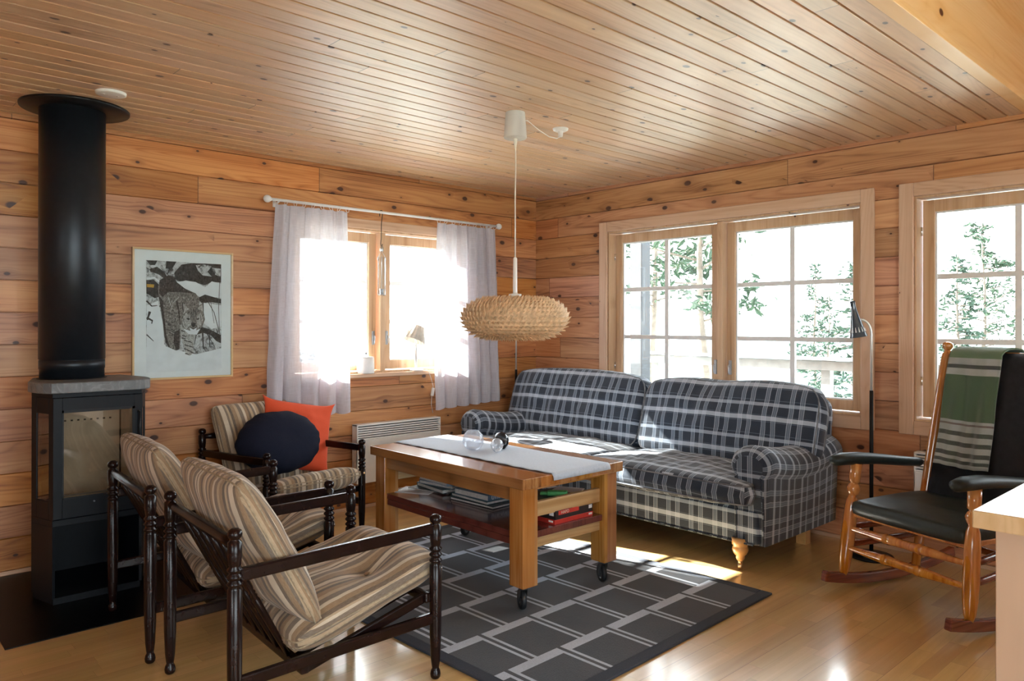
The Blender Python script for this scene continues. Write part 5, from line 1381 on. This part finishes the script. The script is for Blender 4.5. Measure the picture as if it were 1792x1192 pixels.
# ------------------------------------------------------------------ outside the windows
bm = NB(); N = 60
rows = []
for j in range(N+1):
    row = []
    for i in range(N+1):
        x, y = -60+160*i/N, -70+150*j/N
        inside = max(0, 1-max(0, max(x-2, y-2, -11-x, -12-y))/6)
        r = max(0, math.hypot(x, y)-14)
        z = -1.6-r*.10*(1 if x > 0 or y > 0 else .2)+warp_noise((x, y, 0), .08, 1.2)*(1-inside)
        row.append(bm.verts.new((x, y, z)))
    rows.append(row)
for a, b in zip(rows, rows[1:]):
    for i in range(N): bm.faces.new((a[i], a[i+1], b[i+1], b[i])).smooth = True
o = obj('ground', bm, M['snowt'], fix=False); struct(o)
def hill(cx, cy, L_, H_, rz):
    bm = NB(); rows = []
    for j in range(9):
        row = []
        for i in range(49):
            u = i/48*2-1; v = j/8
            h = H_*(math.cos(u*PI/2)**.7+.22*noise.noise(Vector((u*4, v, cx*.1)))+.05*noise.noise(Vector((u*30, v*4, 3))))*math.sin(v*PI/2)
            row.append(bm.verts.new((u*L_, (v-1)*25, h)))
        rows.append(row)
    for a, b in zip(rows, rows[1:]):
        for i in range(48): bm.faces.new((a[i], a[i+1], b[i+1], b[i]))
    o = obj('hill', bm, M['hill'], loc=(cx, cy, -12)); o.rotation_euler = (0, 0, rz); struct(o)
hill(95, 20, 90, 13, -PI/2); hill(25, 95, 90, 12, 0)
# terrace outside the right-hand wall
bm = NB()
for k in range(16): box2(bm, (.25+k*.145, -9, -.14), (.25+k*.145+.135, .8, -.11))
struct(obj('terrace_deck', bm, M['deck']))
t = thing('terrace_railing', 'grey weathered wooden railing of the terrace outside the big window', 'railing', (2.5, -3, -.11))
for z in (.98, .60, .25):
    bm = NB(); box2(bm, (-.02, -6, z), (.025, 3.7, z+.09)); obj('rail', bm, M['deck'], t, bevel=.003)
bm = NB(); box2(bm, (-.06, -6, 1.075), (.06, 3.7, 1.105)); obj('top_rail', bm, M['deck'], t, bevel=.003)
for y in (-6, -4.1, -2.2, -.3, 1.6, 3.6):
    bm = NB(); box2(bm, (.026, y-.045, -1.4), (.11, y+.045, 1.07)); obj('post', bm, M['deck'], t, bevel=.004)
bm = NB(); box2(bm, (-.07, -.07, -1.45), (.07, .07, 2.9)); tag(obj('porch_post', bm, M['darkstain'], loc=(1.30, -.13, .0), bevel=.006), 'dark blue-grey timber porch post outside the left pane of the big window', 'post')
def garden_seat():
    t = thing('garden_table', 'pale round garden table on the terrace outside the big window', 'table', (1.55, -.95, -.11))
    bm = NB(); lathe(bm, [(0, .70), (.40, .70), (.42, .715), (.40, .735), (0, .735)], n=36, closed_ends=False); obj('tabletop', bm, M['white'], t)
    for k in range(4):
        a = PI/4+k*PI/2; bm = NB(); tube(bm, [(math.cos(a)*.10, math.sin(a)*.10, .70), (math.cos(a)*.30, math.sin(a)*.30, 0)], .016, 8); obj('leg', bm, M['white'], t)
garden_seat()
def tree(kind, x, y, h, seed, label, grp, zb=-2.2, spread=.22, dens=1.0):
    rnd = random.Random(seed); t = thing(kind, label, 'tree', (x, y, zb), rnd.uniform(0, 6), grp)
    bm = NB(); n = 7
    tube(bm, [(warp_noise((0, 0, k), .7, .12, seed), warp_noise((k, 0, 0), .7, .12, seed), h*k/n) for k in range(n+1)], [max(.012, h*.013*(1-k/n*.9)) for k in range(n+1)], 7)
    branches = []
    nb = int((34 if kind == 'pine_tree' else 60)*dens)
    for k in range(nb):
        v = k/nb
        if kind == 'pine_tree': z = h*(.42+.56*v); L = h*spread*(.35+.65*math.sin(min(1, v*1.15+.12)*PI))*rnd.uniform(.5, 1.1); rise = rnd.uniform(.0, .45)
        else: z = h*(.08+.90*v); L = h*spread*(1-v*.93)*rnd.uniform(.75, 1.1); rise = rnd.uniform(-.25, .05)
        a = rnd.uniform(0, 2*PI); branches.append((z, L, a, rise))
    for z, L, a, rise in branches:
        tube(bm, [(0, 0, z), (math.cos(a)*L*.5, math.sin(a)*L*.5, z+L*rise*.4), (math.cos(a)*L, math.sin(a)*L, z+L*rise)], [h*.0035, h*.0022, .004], 4)
    obj('trunk', bm, M['bark'], t)
    bm = NB()
    for z, L, a, rise in branches:
        m = int((44 if kind == 'pine_tree' else 34)*max(.3, min(1, L/(h*.15)))*dens)
        for q in range(m):
            f = rnd.uniform(.25, 1.05); off = L*.16 if kind == 'pine_tree' else L*.10*(1.2-f)+.05
            c = Vector((math.cos(a)*L*f+rnd.gauss(0, off), math.sin(a)*L*f+rnd.gauss(0, off), z+L*rise*f+rnd.gauss(0, off*.45)))
            s = h*rnd.uniform(.007, .016); d = Vector((rnd.gauss(0, 1), rnd.gauss(0, 1), rnd.gauss(0, .6))).normalized(); e = d.orthogonal().normalized()*.38
            for tw in (0, 1):
                e2 = e if tw == 0 else d.cross(e)
                vs = [bm.verts.new(c+p*s) for p in (-d, e2, d*1.3, -e2)]; bm.faces.new(vs)
    obj('foliage', bm, M['needle' if kind == 'pine_tree' else 'needle2'], t, fix=False)
TG = 'trees beyond the terrace'
for i, (x, y, h, kd, lab) in enumerate([
    (7.5, 3.2, 8.5, 'pine_tree', 'tall loose pine seen through the left sash of the big window'),
    (12.0, 7.6, 9.5, 'pine_tree', 'pine tree farther back, seen through the left sash of the big window'),
    (7.0, .2, 4.6, 'spruce_tree', 'slender young spruce just outside the right sash of the big window'),
    (9.5, -.5, 4.8, 'spruce_tree', 'bushy spruce seen low through the right sash of the big window'),
    (10.5, 2.2, 4.2, 'spruce_tree', 'low spruce behind the terrace rail, between the two sashes of the big window'),
    (15.0, .6, 6.0, 'pine_tree', 'thin pine with bare trunk seen through the right sash of the big window'),
    (9.0, -3.2, 6.6, 'pine_tree', 'round-topped pine seen through the far right window'),
    (17.0, 5.5, 5.5, 'spruce_tree', 'distant spruce on the slope beyond the big window'),
    (16.0, -3.2, 5.5, 'spruce_tree', 'distant spruce on the slope beyond the right sash of the big window'),
    (6.0, 14.5, 5.0, 'spruce_tree', 'spruce on the slope seen low through the left wall window')]):
    tree(kd, x, y, h, 100+i, lab, TG)

# ------------------------------------------------------------------ kitchen counter corner
t = thing('counter', 'light beech counter top with pale side panel at the right edge of the photo', 'counter', (-2.4, -4.6, 0))
def K(x, y, z): return Vector((x+2.4, y+4.6, z))
bm = NB(); box2(bm, K(-2.755, -5.2, .862), K(-1.4, -4.127, .90)); obj('countertop', bm, M['oak'], t, bevel=.003)
bm = NB(); box2(bm, K(-2.69, -5.2, 0), K(-2.672, -4.155, .862)); obj('side_panel', bm, M['panel'], t, bevel=.002)
bm = NB(); box2(bm, K(-2.672, -5.2, 0), K(-1.45, -4.155, .862)); obj('cabinet_body', bm, M['panel'], t, bevel=.002)
